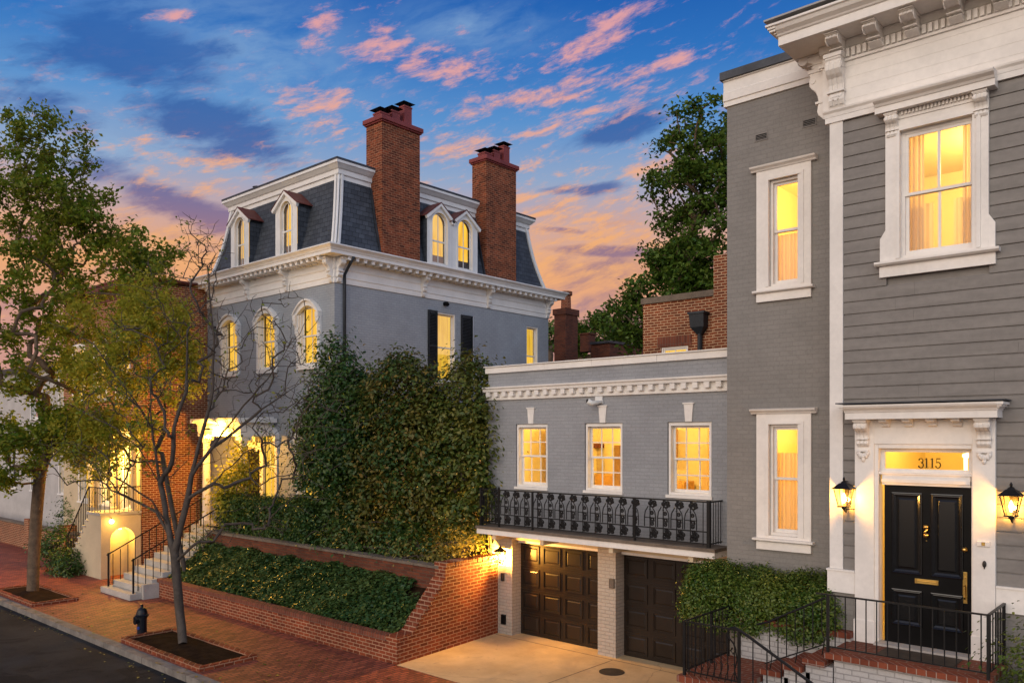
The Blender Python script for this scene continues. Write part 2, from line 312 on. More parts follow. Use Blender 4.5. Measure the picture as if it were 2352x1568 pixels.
# ------------------------------------------------------------------ mesh builder
ORG = {}
def tag(o, label=None, cat=None, group=None, kind=None):
    if label: o['label'] = label
    if cat: o['category'] = cat
    if group: o['group'] = group
    if kind: o['kind'] = kind
    return o
def thing(name, label, cat, loc, group=None):
    o = bpy.data.objects.new(name, None); COL.objects.link(o); o.location = loc; o.empty_display_size = .3
    ORG[o.name] = Vector(loc); return tag(o, label, cat, group)
class MB:
    def __init__(s, T=None): s.v = []; s.f = []; s.T = T
    def add(s, vs, fs):
        b = len(s.v); s.v += [tuple(s.T(*p)) for p in vs] if s.T else [tuple(p) for p in vs]
        s.f += [tuple(b + i for i in f) for f in fs]; return s
    def box(s, a0, a1, b0, b1, c0, c1):
        return s.add([(a, b, c) for c in (c0, c1) for b in (b0, b1) for a in (a0, a1)],
                     [(0, 2, 3, 1), (4, 5, 7, 6), (0, 1, 5, 4), (2, 6, 7, 3), (0, 4, 6, 2), (1, 3, 7, 5)])
    def quad(s, *p): return s.add(p, [tuple(range(len(p)))])
    def prism(s, pts, k0, k1, axis):
        n = len(pts)
        def P(p, k): return (k, p[0], p[1]) if axis == 0 else ((p[0], k, p[1]) if axis == 1 else (p[0], p[1], k))
        return s.add([P(p, k0) for p in pts] + [P(p, k1) for p in pts],
                     [tuple(range(n))[::-1], tuple(range(n, 2 * n))] + [(i, (i + 1) % n, n + (i + 1) % n, n + i) for i in range(n)])
    def tube(s, path, r, n=8, cap=True):
        path = [Vector(p) for p in path]; k = len(path)
        rr = r if hasattr(r, '__len__') else [r] * k
        vs = []; fs = []; up = None
        for i, p in enumerate(path):
            d = (path[min(i + 1, k - 1)] - path[max(i - 1, 0)])
            if d.length < 1e-9: d = Vector((0, 0, 1))
            d.normalize()
            if up is None: up = Vector((0, 0, 1)) if abs(d.z) < .9 else Vector((1, 0, 0))
            a = d.cross(up); 
            if a.length < 1e-6: a = d.orthogonal()
            a.normalize(); b = a.cross(d); up = b
            for j in range(n):
                t = 2 * PI * j / n + PI / n; vs.append(p + (a * math.cos(t) + b * math.sin(t)) * rr[i])
        for i in range(k - 1):
            for j in range(n):
                fs.append((i * n + j, i * n + (j + 1) % n, (i + 1) * n + (j + 1) % n, (i + 1) * n + j))
        if cap: fs += [tuple(range(n))[::-1], tuple(range((k - 1) * n, k * n))]
        return s.add(vs, fs)
    def lathe(s, c, prof, n=16):
        vs = []; fs = []; k = len(prof)
        for r, z in prof:
            for j in range(n):
                t = 2 * PI * j / n; vs.append((c[0] + r * math.cos(t), c[1] + r * math.sin(t), c[2] + z))
        for i in range(k - 1):
            for j in range(n): fs.append((i * n + j, i * n + (j + 1) % n, (i + 1) * n + (j + 1) % n, (i + 1) * n + j))
        fs += [tuple(range(n))[::-1], tuple(range((k - 1) * n, k * n))]
        return s.add(vs, fs)
    def sphere(s, c, r, n=10, sz=1.0):
        return s.lathe(c, [(max(.001, r * math.sin(PI * i / n)), -r * sz * math.cos(PI * i / n)) for i in range(n + 1)], n + 2)
    def facade(s, a0, a1, z0, z1, holes, d=0.0, reveal=.16):
        As = sorted({a0, a1, *[x for h in holes for x in h[:2]]}); Zs = sorted({z0, z1, *[x for h in holes for x in h[2:]]})
        for i in range(len(As) - 1):
            for j in range(len(Zs) - 1):
                ca, cz = (As[i] + As[i + 1]) / 2, (Zs[j] + Zs[j + 1]) / 2
                if any(h[0] < ca < h[1] and h[2] < cz < h[3] for h in holes): continue
                s.quad((As[i], d, Zs[j]), (As[i + 1], d, Zs[j]), (As[i + 1], d, Zs[j + 1]), (As[i], d, Zs[j + 1]))
        for h in holes:
            q = [(h[0], h[2]), (h[1], h[2]), (h[1], h[3]), (h[0], h[3])]
            for k in range(4):
                p, r = q[k], q[(k + 1) % 4]
                s.quad((p[0], d, p[1]), (r[0], d, r[1]), (r[0], d - reveal, r[1]), (p[0], d - reveal, p[1]))
        return s
    def ring(s, a0, a1, z0, z1, w, d0, d1, wb=None, wt=None):
        wb = w if wb is None else wb; wt = w if wt is None else wt
        s.box(a0, a0 + w, d0, d1, z0, z1); s.box(a1 - w, a1, d0, d1, z0, z1)
        if wt: s.box(a0 + w, a1 - w, d0, d1, z1 - wt, z1)
        if wb: s.box(a0 + w, a1 - w, d0, d1, z0, z0 + wb)
        return s
    def build(s, name, mat, parent=None, smooth=False, bevel=0.0, org=None):
        if parent is not None: o0 = ORG[parent.name]
        elif org is not None: o0 = Vector(org)
        else:
            a = np.array(s.v); lo, hi = a.min(0), a.max(0); o0 = Vector(((lo[0] + hi[0]) / 2, (lo[1] + hi[1]) / 2, lo[2]))
        me = bpy.data.meshes.new(name); me.from_pydata([(p[0] - o0[0], p[1] - o0[1], p[2] - o0[2]) for p in s.v], [], s.f)
        bm = bmesh.new(); bm.from_mesh(me); bmesh.ops.recalc_face_normals(bm, faces=bm.faces); bm.to_mesh(me); bm.free()
        me.materials.append(MATS[mat])
        if smooth: me.polygons.foreach_set('use_smooth', [True] * len(me.polygons))
        o = bpy.data.objects.new(name, me); COL.objects.link(o)
        if parent is not None: o.parent = parent
        else: o.location = o0
        ORG[o.name] = o0
        if bevel:
            b = o.modifiers.new('bevel', 'BEVEL'); b.width = bevel; b.segments = 2; b.limit_method = 'ANGLE'
        return o
def dupe(o, parent=None, off=(0, 0, 0)):
    """a copy of a part (and of its sub-parts) shifted by off"""
    c = o.copy(); COL.objects.link(c); c.parent = parent if parent is not None else o.parent
    c.location = Vector(o.location) + Vector(off); ORG[c.name] = ORG[o.name]
    for ch in list(o.children):
        d = ch.copy(); COL.objects.link(d); d.parent = c; ORG[d.name] = ORG[ch.name]
    return c
def front(Y): return lambda a, d, z: (a, Y - d, z)            # wall that faces the street
def side(X): return lambda a, d, z: (X + d, a, z)             # wall that faces +X
def lamp_light(name, loc, power, col=(1, .60, .20), r=.05):
    l = bpy.data.lights.new(name, 'POINT'); l.energy = power; l.color = col; l.shadow_soft_size = r
    o = bpy.data.objects.new(name, l); COL.objects.link(o); o.location = loc; return o
def plight(name, parent, loc, power, col=(1, .60, .20), r=.05):
    o = lamp_light(name, loc, power, col, r); o.parent = parent; o.location = Vector(loc) - ORG[parent.name]; return o

def sash_window(T, par, a0, a1, z0, z1, cols=2, rows=(1, 1), casing=.1, proud=.03, rec=.10, sill=True, matf='white_paint',
                mw=.022, lit=None, blind_d=.16, casing_b=None, meet=None, frame=True, sillproud=.07, sillh=.07, label=None):
    """two sashes in a cased opening (a0..a1, z0..z1 is the opening); returns the window part"""
    w = MB(T)
    if frame: w.ring(a0 - casing, a1 + casing, z0 - (0 if casing_b is None else casing_b), z1 + casing, casing, -.04, proud, wb=(.0 if casing_b is None else casing_b))
    w.ring(a0, a1, z0, z1, .045, -rec - .05, -.02)
    win = w.build('window', matf, par)
    if label: win['label'] = label
    s = MB(T); zm = meet if meet is not None else (z0 + z1) / 2; i0, i1 = a0 + .045, a1 - .045
    for k, (lo, hi, dd) in enumerate(((zm - .02, z1 - .045, -rec), (z0 + .045, zm + .02, -rec - .03))):
        s.ring(i0, i1, lo, hi, .045, dd - .028, dd, wb=.06 if k else .04, wt=.045)
        for c in range(1, cols):
            x = i0 + (i1 - i0) * c / cols; s.box(x - mw / 2, x + mw / 2, dd - .024, dd - .004, lo + .03, hi - .03)
        for r_ in range(1, rows[k]):
            z = lo + (hi - lo) * r_ / rows[k]; s.box(i0 + .03, i1 - .03, dd - .022, dd - .006, z - mw / 2, z + mw / 2)
    s.build('sash', matf, win)
    p = MB(T); p.quad((i0 + .01, -rec - .014, zm), (i1 - .01, -rec - .014, zm), (i1 - .01, -rec - .014, z1 - .05), (i0 + .01, -rec - .014, z1 - .05))
    p.quad((i0 + .01, -rec - .044, z0 + .05), (i1 - .01, -rec - .044, z0 + .05), (i1 - .01, -rec - .044, zm), (i0 + .01, -rec - .044, zm))
    p.build('pane', 'window_glass', win)
    if lit:
        b = MB(T); b.box(a0 - .02, a1 + .02, -rec - blind_d - .02, -rec - blind_d, z0 - .02, z1 + .02); b.build('blind', lit, win)
    if sill:
        q = MB(T); q.box(a0 - casing - .04, a1 + casing + .04, -.03, sillproud, z0 - sillh, z0 - .003); q.build('sill', matf, win)
    return win

def console(T, a, w, z1, h, dep, name, mat, par, rib=True):
    """a scrolled bracket hanging from z1, w wide, projecting dep at the top"""
    m = MB(T); z0 = z1 - h
    pr = [(0, z1), (dep, z1), (dep, z1 - .10 * h), (dep * .92, z1 - .13 * h), (dep * 1.0, z1 - .20 * h), (dep * .98, z1 - .29 * h), (dep * .82, z1 - .36 * h),
          (dep * .60, z1 - .42 * h), (dep * .46, z1 - .52 * h), (dep * .40, z1 - .64 * h), (dep * .46, z1 - .72 * h), (dep * .50, z1 - .80 * h), (dep * .40, z1 - .88 * h), (dep * .18, z0 + .04 * h), (0, z0)]
    m.prism(pr, a - w / 2, a + w / 2, 0)
    if rib:
        for k in (-.32, 0, .32):
            q = [(d + .012 if 0 < i < 14 else d, z) for i, (d, z) in enumerate(pr)]
            m.prism(q[3:13] + [(0.01, z0 + .1 * h), (0.01, z1 - .14 * h)], a + k * w - w * .09, a + k * w + w * .09, 0)
        m.box(a - w * .58, a + w * .58, 0, dep * 1.06, z1 - .07 * h, z1 - .002)
        m.box(a - w * .56, a + w * .56, 0, dep * .62, z1 - .665 * h, z1 - .625 * h)
        for sgn in (-1, 1):                                                   # volute buttons on the cheeks
            m.prism([(dep * .78 + math.cos(t) * dep * .17, z1 - .22 * h + math.sin(t) * dep * .17) for t in [2 * PI * i / 10 for i in range(10)]],
                    a + sgn * w * .5, a + sgn * (w * .5 + .012), 0)
    return m.build(name, mat, par)

# ------------------------------------------------------------------ setting
def struct(name, m, mat): o = m.build(name, mat); o['kind'] = 'structure'; return o
YK0, YK1, YP, YUP, XP1, XP0 = 7.58, 7.80, 10.75, 12.25, -12.66, -23.2
YC, YB, YG, YD = 12.1, 12.9, 14.1, 14.4
XH, YH, XHL, YHB = -19.9, 14.5, -27.4, 24.5
struct('ground', MB().quad((-700, -500, -.2), (500, -500, -.2), (500, 900, -.2), (-700, 900, -.2)), 'soil')
struct('road', MB().quad((-160, -14, -.13), (60, -14, -.13), (60, YK0, -.13), (-160, YK0, -.13)), 'asphalt')
struct('kerb', MB().box(-160, 60, YK0, YK1, -.25, .0), 'kerb_stone')
struct('sidewalk', MB().box(-160, 60, YK1, YP, -.25, .0).box(-160, XP0 - .0, YP, 16, -.25, .0), 'sidewalk_brick')
struct('driveway', MB().box(XP1 - .3, -3, YP, YD + .2, -.25, .006), 'concrete')
SPL = lambda x, y, z: (x - .31 * max(0, y - YP) / (YG - YP), y, z)
struct('drive_joint', MB().box(-12.9, -6.9, YG - .16, YG - .145, .0, .0085).box(-9.62, -9.605, YP + .05, YG - .16, .0, .0085), 'kerb_gap')
struct('garden_soil', MB(SPL).box(XP0, XP1 - .2, YUP + .2, 18.5, .2, 1.6), 'soil')
struct('planting_bed', MB(SPL).prism([(YP + .2, .0), (YP + .2, .38), (YUP + .05, 1.28), (YUP + .05, 0)], XP0 + .05, XP1 - .15, 0), 'soil')

# ------------------------------------------------------------------ right-hand clapboard house
RH = thing('clapboard_house', 'grey clapboard house with a black front door and heavy bracketed white cornice', 'house', (-3.2, 13, 0))
TB, TC = front(YB), front(YC)
XW0, XW1 = xa(1670, YB), xa(1908, YC)              # the brick wing runs from XW0 to the corner board
XCB = xa(1938, YC); XEND = 2.4
bu = [xa(u, YB) for u in (1740, 1775, 1835, 1865)]  # casing and glass edges of the two tall windows
def zb(v, u=1775): return za(u, v, Y=YB)
up = (zb(650), zb(421)); lo = (zb(1220), zb(981))
holes = [(bu[1] - .05, bu[2] + .05, up[0] - .06, up[1] + .05), (bu[1] - .05, bu[2] + .05, lo[0] - .06, lo[1] + .05)]
zwt = za(1670, 247, Y=YB)
w = MB(TB); w.facade(XW0, XW1 + .3, -.1, zwt + .05, holes, 0, .2); w.quad((XW0, 0, -.1), (XW0, -9, -.1), (XW0, -9, zwt + .05), (XW0, 0, zwt + .05))
w.build('brick_wall', 'grey_brick_warm', RH)
zt = [za(1670, v, Y=YB) for v in (247, 236, 216, 214, 190, 172)]
t = MB(TB)
t.prism([(-9, zt[0]), (.03, zt[0]), (.03, zt[1]), (.05, zt[1] + .01), (.05, zt[2]), (.035, zt[2] + .012), (.035, zt[4]), (.06, zt[4]), (.06, zt[4] + .02), (-9, zt[4] + .02)], XW0 - .05, XW1 + .25, 0)
t.build('parapet_trim', 'white_paint', RH)
MB(TB).box(XW0 - .09, XW1 + .25, -9, .10, zt[4] + .022, zt[5] + .02).build('parapet_cap', 'roof_metal', RH)
for (u0, v0, u1, v1) in ((1736, 305, 1762, 328), (1845, 272, 1874, 296)):
    a0, a1 = xa(u0, YB), xa(u1, YB); c0, c1 = za(u0, v1 - 3, Y=YB), za(u0, v0 + 6, Y=YB)
    v = MB(TB).box(a0, a1, -.02, .004, c0, c1).build('vent', 'black_paint', RH); s = MB(TB)
    s.ring(a0 - .015, a1 + .015, c0 - .012, c1 + .012, .018, 0, .012)
    for k in range(1, 4): z = c0 + (c1 - c0) * k / 4; s.prism([(.002, z - .003), (.012, z - .008), (.012, z - .002), (.002, z + .003)], a0, a1, 0)
    s.build('louvre', 'siding_paint', v)
def brick_window(zz, meet, curtain_top):
    g0, g1 = bu[1] - .05, bu[2] + .05; z0, z1 = zz[0] - .06, zz[1] + .05
    win = sash_window(TB, RH, g0, g1, z0, z1, 1, (1, 1), casing=.0, frame=False, sill=False, meet=meet, rec=.07)
    c = MB(TB); o0, o1 = bu[0], bu[3]
    c.ring(o0, o1, z0 - .05, z1 + .17, g0 - o0, .0, .045, wb=.05, wt=.17); c.ring(g0 - .05, g1 + .05, z0 - .0, z1 + .05, .05, .045, .062, wb=0)
    c.build('casing', 'white_paint', win)
    h = MB(TB); h.prism([(0, z1 + .172), (.06, z1 + .172), (.075, z1 + .195), (.12, z1 + .225), (.13, z1 + .25), (0, z1 + .262)], o0 - .09, o1 + .09, 0); h.build('cap_moulding', 'white_paint', win)
    q = MB(TB); q.prism([(0, z0 - .05), (.11, z0 - .055), (.11, z0 - .085), (.085, z0 - .10), (0, z0 - .10)], o0 - .05, o1 + .05, 0); q.box(o0, o1, 0, .05, z0 - .24, z0 - .102); q.build('sill', 'white_paint', win)
    k = MB(TB); n = 26
    for i in range(n):                                                        # a sheer curtain in folds
        x0, x1 = g0 + (g1 - g0) * i / n, g0 + (g1 - g0) * (i + 1) / n
        f = lambda j: -.19 - .022 * math.sin(j * 1.9)
        k.quad((x0, f(i), z0), (x1, f(i + 1), z0), (x1, f(i + 1), curtain_top), (x0, f(i), curtain_top))
    k.build('curtain', 'curtain_cloth', win)
brick_window(up, zb(531), zb(537)); brick_window(lo, zb(1098), zb(1040))
# --- siding
dx0, dx1 = xa(2027, YC), xa(2230, YC)               # door opening
P0, P1, P2, P3 = xa(1967, YC), xa(2011, YC), xa(2236, YC), xa(2289, YC)
wg = [xa(u, YC) for u in (2036.7, 2078.5, 2235.5, 2273)]
zwin = (za(2078, 585, Y=YC), za(2078, 310, Y=YC))
zdb, zdt = za(2027, 1472, Y=YC), za(2027, 1112, Y=YC)
ztr0, ztr1 = za(2013, 1091, Y=YC), za(2013, 1024, Y=YC)
zcan = za(1934, 963, Y=YC - .32)
ZW0, ZW1 = 2.34, 2.68                                # water table
s = MB(TC); zz = ZW1; st = .1762
shole = [(wg[0] - .0, wg[3] + .0, zwin[0] - .35, zwin[1] + .35), (P0, P3, -1, zcan + .16)]
while zz < 9.32:
    z1 = min(zz + st, 9.33); segs = [(XCB - .02, XEND)]
    for h in shole:
        if h[2] < (zz + z1) / 2 < h[3]: segs = [q for a, b in segs for q in ((a, min(b, h[0])), (max(a, h[1]), b)) if q[1] - q[0] > .005]
    cut = []
    for a, b in segs:
        x_ = a
        while b - x_ > 3.2 or (b - x_ > 1.6 and random.random() < .12): k_ = random.uniform(.7, min(b - x_ - .4, 2.6)); cut.append((x_, x_ + k_ - .0015)); x_ += k_
        cut.append((x_, b))
    jz = random.uniform(-.001, .001)
    for a, b in cut: s.prism([(d_ + (random.uniform(-.0006, .0006) if d_ > .01 else 0), z_ + (jz if d_ > .01 else 0)) for d_, z_ in [(-.03, zz), (.016, zz), (.018, zz + .004), (.018, z1 - .018), (.004, z1 - .012), (.0, z1 - .001), (-.03, z1 - .001)]], a, b, 0)
    zz = z1
s.build('siding', 'siding_paint', RH)
MB(TC).facade(XW1 + .02, XEND, -.1, 9.4, [(dx0 - .05, dx1 + .05, zdb - .1, ztr1 + .05), (wg[1] - .05, wg[2] + .05, zwin[0] - .05, zwin[1] + .05)], -.032, .1).build('sheathing', 'siding_paint', RH)
MB(TC).box(XW1 - .0, XCB, -.9, .04, ZW1, za(1920, 268, Y=YC) + .02).build('corner_board', 'white_paint', RH)
b = MB(TC); b.box(XW1 - .03, P0 - .005, -.8, .055, ZW0, ZW1 - .003); b.box(P3 + .005, XEND, -.03, .055, ZW0, ZW1 - .003)
b.box(XW1 - .04, P0 - .005, -.8, .07, ZW1 - .03, ZW1 - .004); b.box(P3 + .005, XEND, -.03, .07, ZW1 - .03, ZW1 - .004); b.build('water_table', 'white_paint', RH)
b = MB(TC); b.box(XW1, P0 - .005, -.8, .015, -.1, ZW0 - .003); b.box(P3 + .005, XEND, -.03, .015, -.1, ZW0 - .003); b.build('base_wall', 'grey_brick_warm', RH)
# --- frieze and cornice
zf0 = za(1920, 268, Y=YC); XF = XW1 - .10; OV, OV2 = .56, .70
zso, ztop = 10.33, 10.66
m = MB(TC)
m.box(XF, XEND, -.9, .05, zf0 + .02, zso + .02)
zz = zf0 + .02 + .16
while zz < zso - .25:                                 # board joints of the frieze
    m.box(XF + .25, XEND, .05, .0535, zz, zz + .150); zz += .158
m.prism([(0.05, zf0 - .02), (.065, zf0 - .02), (.075, zf0 + .03), (.10, zf0 + .06), (.105, zf0 + .085), (.05, zf0 + .10)], XF + .02, XEND, 0)
m.prism([(0.0, zf0 - .10), (.06, zf0 - .10), (.06, zf0 - .021), (0.0, zf0 - .021)], XF + .04, XEND, 0)
m.build('frieze', 'white_paint', RH)
m = MB(TC)
m.prism([(-.9, zso), (OV, zso), (OV, zso + .13), (OV + .02, zso + .135), (OV + .035, zso + .16), (OV + .09, zso + .20), (OV + .115, zso + .25), (OV + .14, zso + .26), (OV + .14, zso + .295), (-.9, zso + .34)], XW1 - OV, XEND, 0)
for k, (p, a, b_) in enumerate(((.02, zso + .135, zso + .165), (.05, zso + .165, zso + .19), (.095, zso + .19, zso + .225), (.115, zso + .225, zso + .262), (.14, zso + .262, zso + .296))):
    m.box(XW1 - OV - p, XW1 - OV, -.9, OV + p, a, b_)
m.prism([(0.05, zso - .10), (.07, zso - .10), (.11, zso - .03), (.12, zso - .001), (.05, zso - .001)], XF - .04, XEND, 0)
m.box(XF - .05, XEND, .05, .085, zso - .30, zso - .255)
m.build('cornice', 'white_paint', RH, bevel=.006)
MB(TC).box(XW1 - OV - .155, XEND, -.9, OV + .155, zso + .345, zso + .372).build('cornice_cap', 'zinc', RH)
m = MB(TC); x = XF + .36
while x < XEND: m.box(x, x + .048, .05, .115, zso - .252, zso - .13); x += .078
m.box(XF + .33, XEND, .05, .062, zso - .252, zso - .125)
m.build('dentil_course', 'white_paint', RH)
xb = xa(1921, YC - .1)
console(TC, xb, .22, zso - .20, .80, .25, 'bracket', 'white_paint', RH)
m = MB(TC)                                            # leaf drop and top block of the big bracket
m.prism([(.05, zf0 + .12), (.10, zf0 + .17), (.14, zf0 + .24), (.12, zf0 + .30), (.05, zf0 + .32)], xb - .08, xb + .08, 0)
for k in range(5): m.sphere(TC(0, 0, 0) and (xb - .06 + .03 * k, .12, zf0 + .19 + .02 * abs(k - 2)), .022, 6)
m.build('bracket_drop', 'white_paint', RH)
mod = None
for i, u in enumerate((1921, 2006, 2091, 2192)):
    x = xa(u, YC - .25)
    if mod is None:
        mod = console(TC, x, .16, zso - .003, .26, .47, 'modillion', 'white_paint', RH); x0 = x
    else: dupe(mod, None, (x - x0, 0, 0))
for k in (1, 2, 3): dupe(mod, None, (x - x0 + .52 * k, 0, 0))
# side bracket seen in profile on the return of the frieze
TS = lambda a, d, z: (XF - d, YC + .16 - a + .0, z)
console(TS, 0.0, .20, zso - .22, .80, .24, 'bracket', 'white_paint', RH)
console(TS, 0.0, .22, zso - .003, .24, .42, 'modillion', 'white_paint', RH)
# --- big upper window with its hood
wz0, wz1 = zwin[0] - .05, zwin[1] + .05
win = sash_window(TC, RH, wg[1] - .05, wg[2] + .05, wz0, wz1, 2, (1, 1), casing=.0, frame=False, sill=False, meet=za(2078, 447, Y=YC), rec=.03, mw=.035)
o0, o1, g0, g1 = wg[0], wg[3], wg[1] - .05, wg[2] + .05
c = MB(TC); c.ring(o0, o1, wz0 - .02, wz1 + .30, g0 - o0, -.03, .06, wb=.02, wt=.30); c.ring(g0 - .05, g1 + .05, wz0, wz1 + .05, .05, .06, .078, wb=0)
for sg, oo in ((-1, o0), (1, o1)): c.prism([(oo, wz0 + .42), (oo + sg * .075, wz0 + .30), (oo + sg * .075, wz0 - .02), (oo, wz0 - .02)], .0, -.058, 1) if False else c.add(
    [(oo, -.03, wz0 + .42), (oo + sg * .075, -.03, wz0 + .30), (oo + sg * .075, -.03, wz0 - .02), (oo, -.03, wz0 - .02), (oo, .057, wz0 + .42), (oo + sg * .075, .057, wz0 + .30), (oo + sg * .075, .057, wz0 - .02), (oo, .057, wz0 - .02)],
    [(0, 1, 2, 3), (4, 5, 6, 7), (0, 1, 5, 4), (1, 2, 6, 5), (2, 3, 7, 6)])
c.build('casing', 'white_paint', win)
q = MB(TC); q.prism([(0, wz0 - .022), (.14, wz0 - .03), (.14, wz0 - .06), (.11, wz0 - .085), (0, wz0 - .085)], o0 - .13, o1 + .13, 0); q.box(o0 - .08, o1 + .08, 0, .065, wz0 - .24, wz0 - .087); q.build('sill', 'white_paint', win)
zh = wz1 + .16
h = MB(TC); h.prism([(0, zh + .10), (.20, zh + .10), (.20, zh + .185), (.215, zh + .19), (.235, zh + .22), (.285, zh + .25), (.30, zh + .275), (.30, zh + .295), (0, zh + .33)], o0 - .10, o1 + .10, 0)
h.box(g0 - .02, g1 + .02, .06, .075, zh + .0, zh + .1)
x = g0 + .03
while x < g1 - .02: h.box(x, x + .026, .06, .105, zh + .045, zh + .098); x += .047
h.build('hood', 'white_paint', win)
for a in (o0 + .095, o1 - .085):
    console(TC, a, .155, zh + .098, .36, .16, 'console', 'white_paint', win)
for a0, a1, ph in ((g0 - .15, g0 + .24, 0), (g1 - .23, g1 + .15, 2), (g0 + .2, g0 + .30, 1)):
    k = MB(TC); n = 22; zt_ = zh
    if ph == 1: continue
    for i in range(n):
        x0, x1 = a0 + (a1 - a0) * i / n, a0 + (a1 - a0) * (i + 1) / n; f = lambda j: -.22 - .028 * math.sin(j * 1.7 + ph)
        k.quad((x0, f(i), wz0 - .1), (x1, f(i + 1), wz0 - .1), (x1, f(i + 1), zt_), (x0, f(i), zt_))
    k.build('curtain', 'curtain_cloth', win)
k = MB(TC); n = 40                                    # a longer drape further in, below the meeting rail
for i in range(n):
    x0, x1 = g0 - .2 + (g1 - g0 + .3) * i / n, g0 - .2 + (g1 - g0 + .3) * (i + 1) / n; f = lambda j: -.34 - .03 * math.sin(j * 1.3)
    if .40 < i / n < .62: continue
    k.quad((x0, f(i), wz0 - .1), (x1, f(i + 1), wz0 - .1), (x1, f(i + 1), wz0 + .80), (x0, f(i), wz0 + .80))
k.build('curtain', 'curtain_cloth', win)
# --- rooms behind the panes
def room(par, T, a0, a1, d0, d1, z0, z1, name='room'):
    m = MB(T); m.quad((a0, d1, z0), (a1, d1, z0), (a1, d1, z1), (a0, d1, z1)); m.quad((a0, d0, z0), (a0, d1, z0), (a0, d1, z1), (a0, d0, z1))
    m.quad((a1, d0, z0), (a1, d1, z0), (a1, d1, z1), (a1, d0, z1)); m.quad((a0, d0, z0), (a1, d0, z0), (a1, d1, z0), (a0, d1, z0)); m.quad((a0, d0, z1), (a1, d0, z1), (a1, d1, z1), (a0, d1, z1))
    return m.build(name, 'room_paint', par)
r1 = room(RH, TC, XCB + .1, -.6, -.16, -3.6, 6.2, 9.2); plight('ceiling_lamp', RH, TC(-2.5, -1.9, 8.75), 190, (1, .63, .19), .12)
sp = MB(TC); sp.lathe((-2.55, -1.0, 9.13), [(.01, .04), (.08, .04), (.08, .0), (.01, -.01)], 12); sp.build('ceiling_light', 'ceiling_spot', RH)
r2 = room(RH, TB, XW0 + .1, XCB - .1, -.25, -3.2, 6.3, 9.3); plight('ceiling_lamp', RH, TB(-5.2, -1.8, 8.8), 115, (1, .52, .10), .12)
r3 = room(RH, TB, XW0 + .1, XCB - .1, -.25, -3.2, 2.3, 5.4); plight('ceiling_lamp', RH, TB(-5.2, -1.8, 4.8), 115, (1, .55, .12), .12)
r4 = room(RH, TC, XCB + .15, -1.2, -.16, -3.6, 1.7, 5.2); plight('hall_lamp', RH, TC(-2.9, -1.6, 4.9), 135, (1, .55, .11), .12)
# --- door surround
D_ = MB(TC)
D_.box(P0, P1, -.03, .07, zdb - .02, zcan + .0); D_.box(P2, P3, -.03, .07, zdb - .02, zcan)
D_.box(P0 - .012, P1 + .012, -.03, .088, zdb - .04, zdb + .28); D_.box(P2 - .012, P3 + .012, -.03, .088, zdb - .04, zdb + .28)
D_.box(P1, P2, -.03, .066, ztr1 + .03, zcan)
D_.box(P1, P1 + .055, -.14, .05, zdb, ztr1 + .03); D_.box(P2 - .014, P2 + .004, -.14, .05, zdb, ztr1 + .03); D_.box(P1 + .055, P2 - .014, -.14, .05, ztr1 - .03, ztr1 + .03)
D_.box(dx0 - .0, dx1 + .0, -.12, .02, zdt, ztr0 + .02); D_.box(dx0, dx1, -.12, .045, zdt + .035, zdt + .085); D_.box(P1 + .055, P2 - .014, -.1, .035, ztr0 + .02, ztr0 + .05)
D_.build('door_surround', 'white_paint', RH, bevel=.004)
can = MB(TC); x0, x1 = P0 - .05, P3 + .07
can.prism([(0, zcan), (.32, zcan), (.32, zcan + .09), (.33, zcan + .093), (.345, zcan + .12), (.385, zcan + .155), (.40, zcan + .18), (.40, zcan + .198), (0, zcan + .215)], x0, x1, 0)
for p, a, b_ in ((.01, zcan + .093, zcan + .12), (.03, zcan + .12, zcan + .14), (.055, zcan + .14, zcan + .165), (.08, zcan + .165, zcan + .199)):
    can.box(x0 - p, x0, 0, .32 + p, a, b_); can.box(x1, x1 + p, 0, .32 + p, a, b_)
canopy = can.build('door_canopy', 'white_paint', RH)
MB(TC).box(x0 - .10, x1 + .10, -.0, .42, zcan + .216, zcan + .232).build('canopy_cap', 'roof_metal', canopy)
for a in ((P0 + P1) / 2 - .01, (P2 + P3) / 2 + .01):
    console(TC, a, .16, zcan - .003, .42, .25, 'console', 'white_paint', canopy)
    d = MB(TC)
    for i in range(5): d.sphere((a + .055 * math.sin((i - 2) * .7), .085, zcan - .47 - .05 * math.cos((i - 2) * .7)), .034, 7, 1.3)
    d.sphere((a, .085, zcan - .565), .026, 7, 1.4); d.box(a - .08, a + .08, .07, .12, zcan - .455, zcan - .43); d.build('leaf_drop', 'white_paint', canopy)
blk = None
for i, u in enumerate((3110, 3192, 3272, 3356)):
    x = P1 + (P2 - P1) * (i + .55) / 4.1
    if blk is None: blk = console(TC, x, .10, zcan - .003, .115, .26, 'bracket_block', 'white_paint', canopy, rib=False); bx = x
    else: dupe(blk, None, (x - bx, 0, 0))
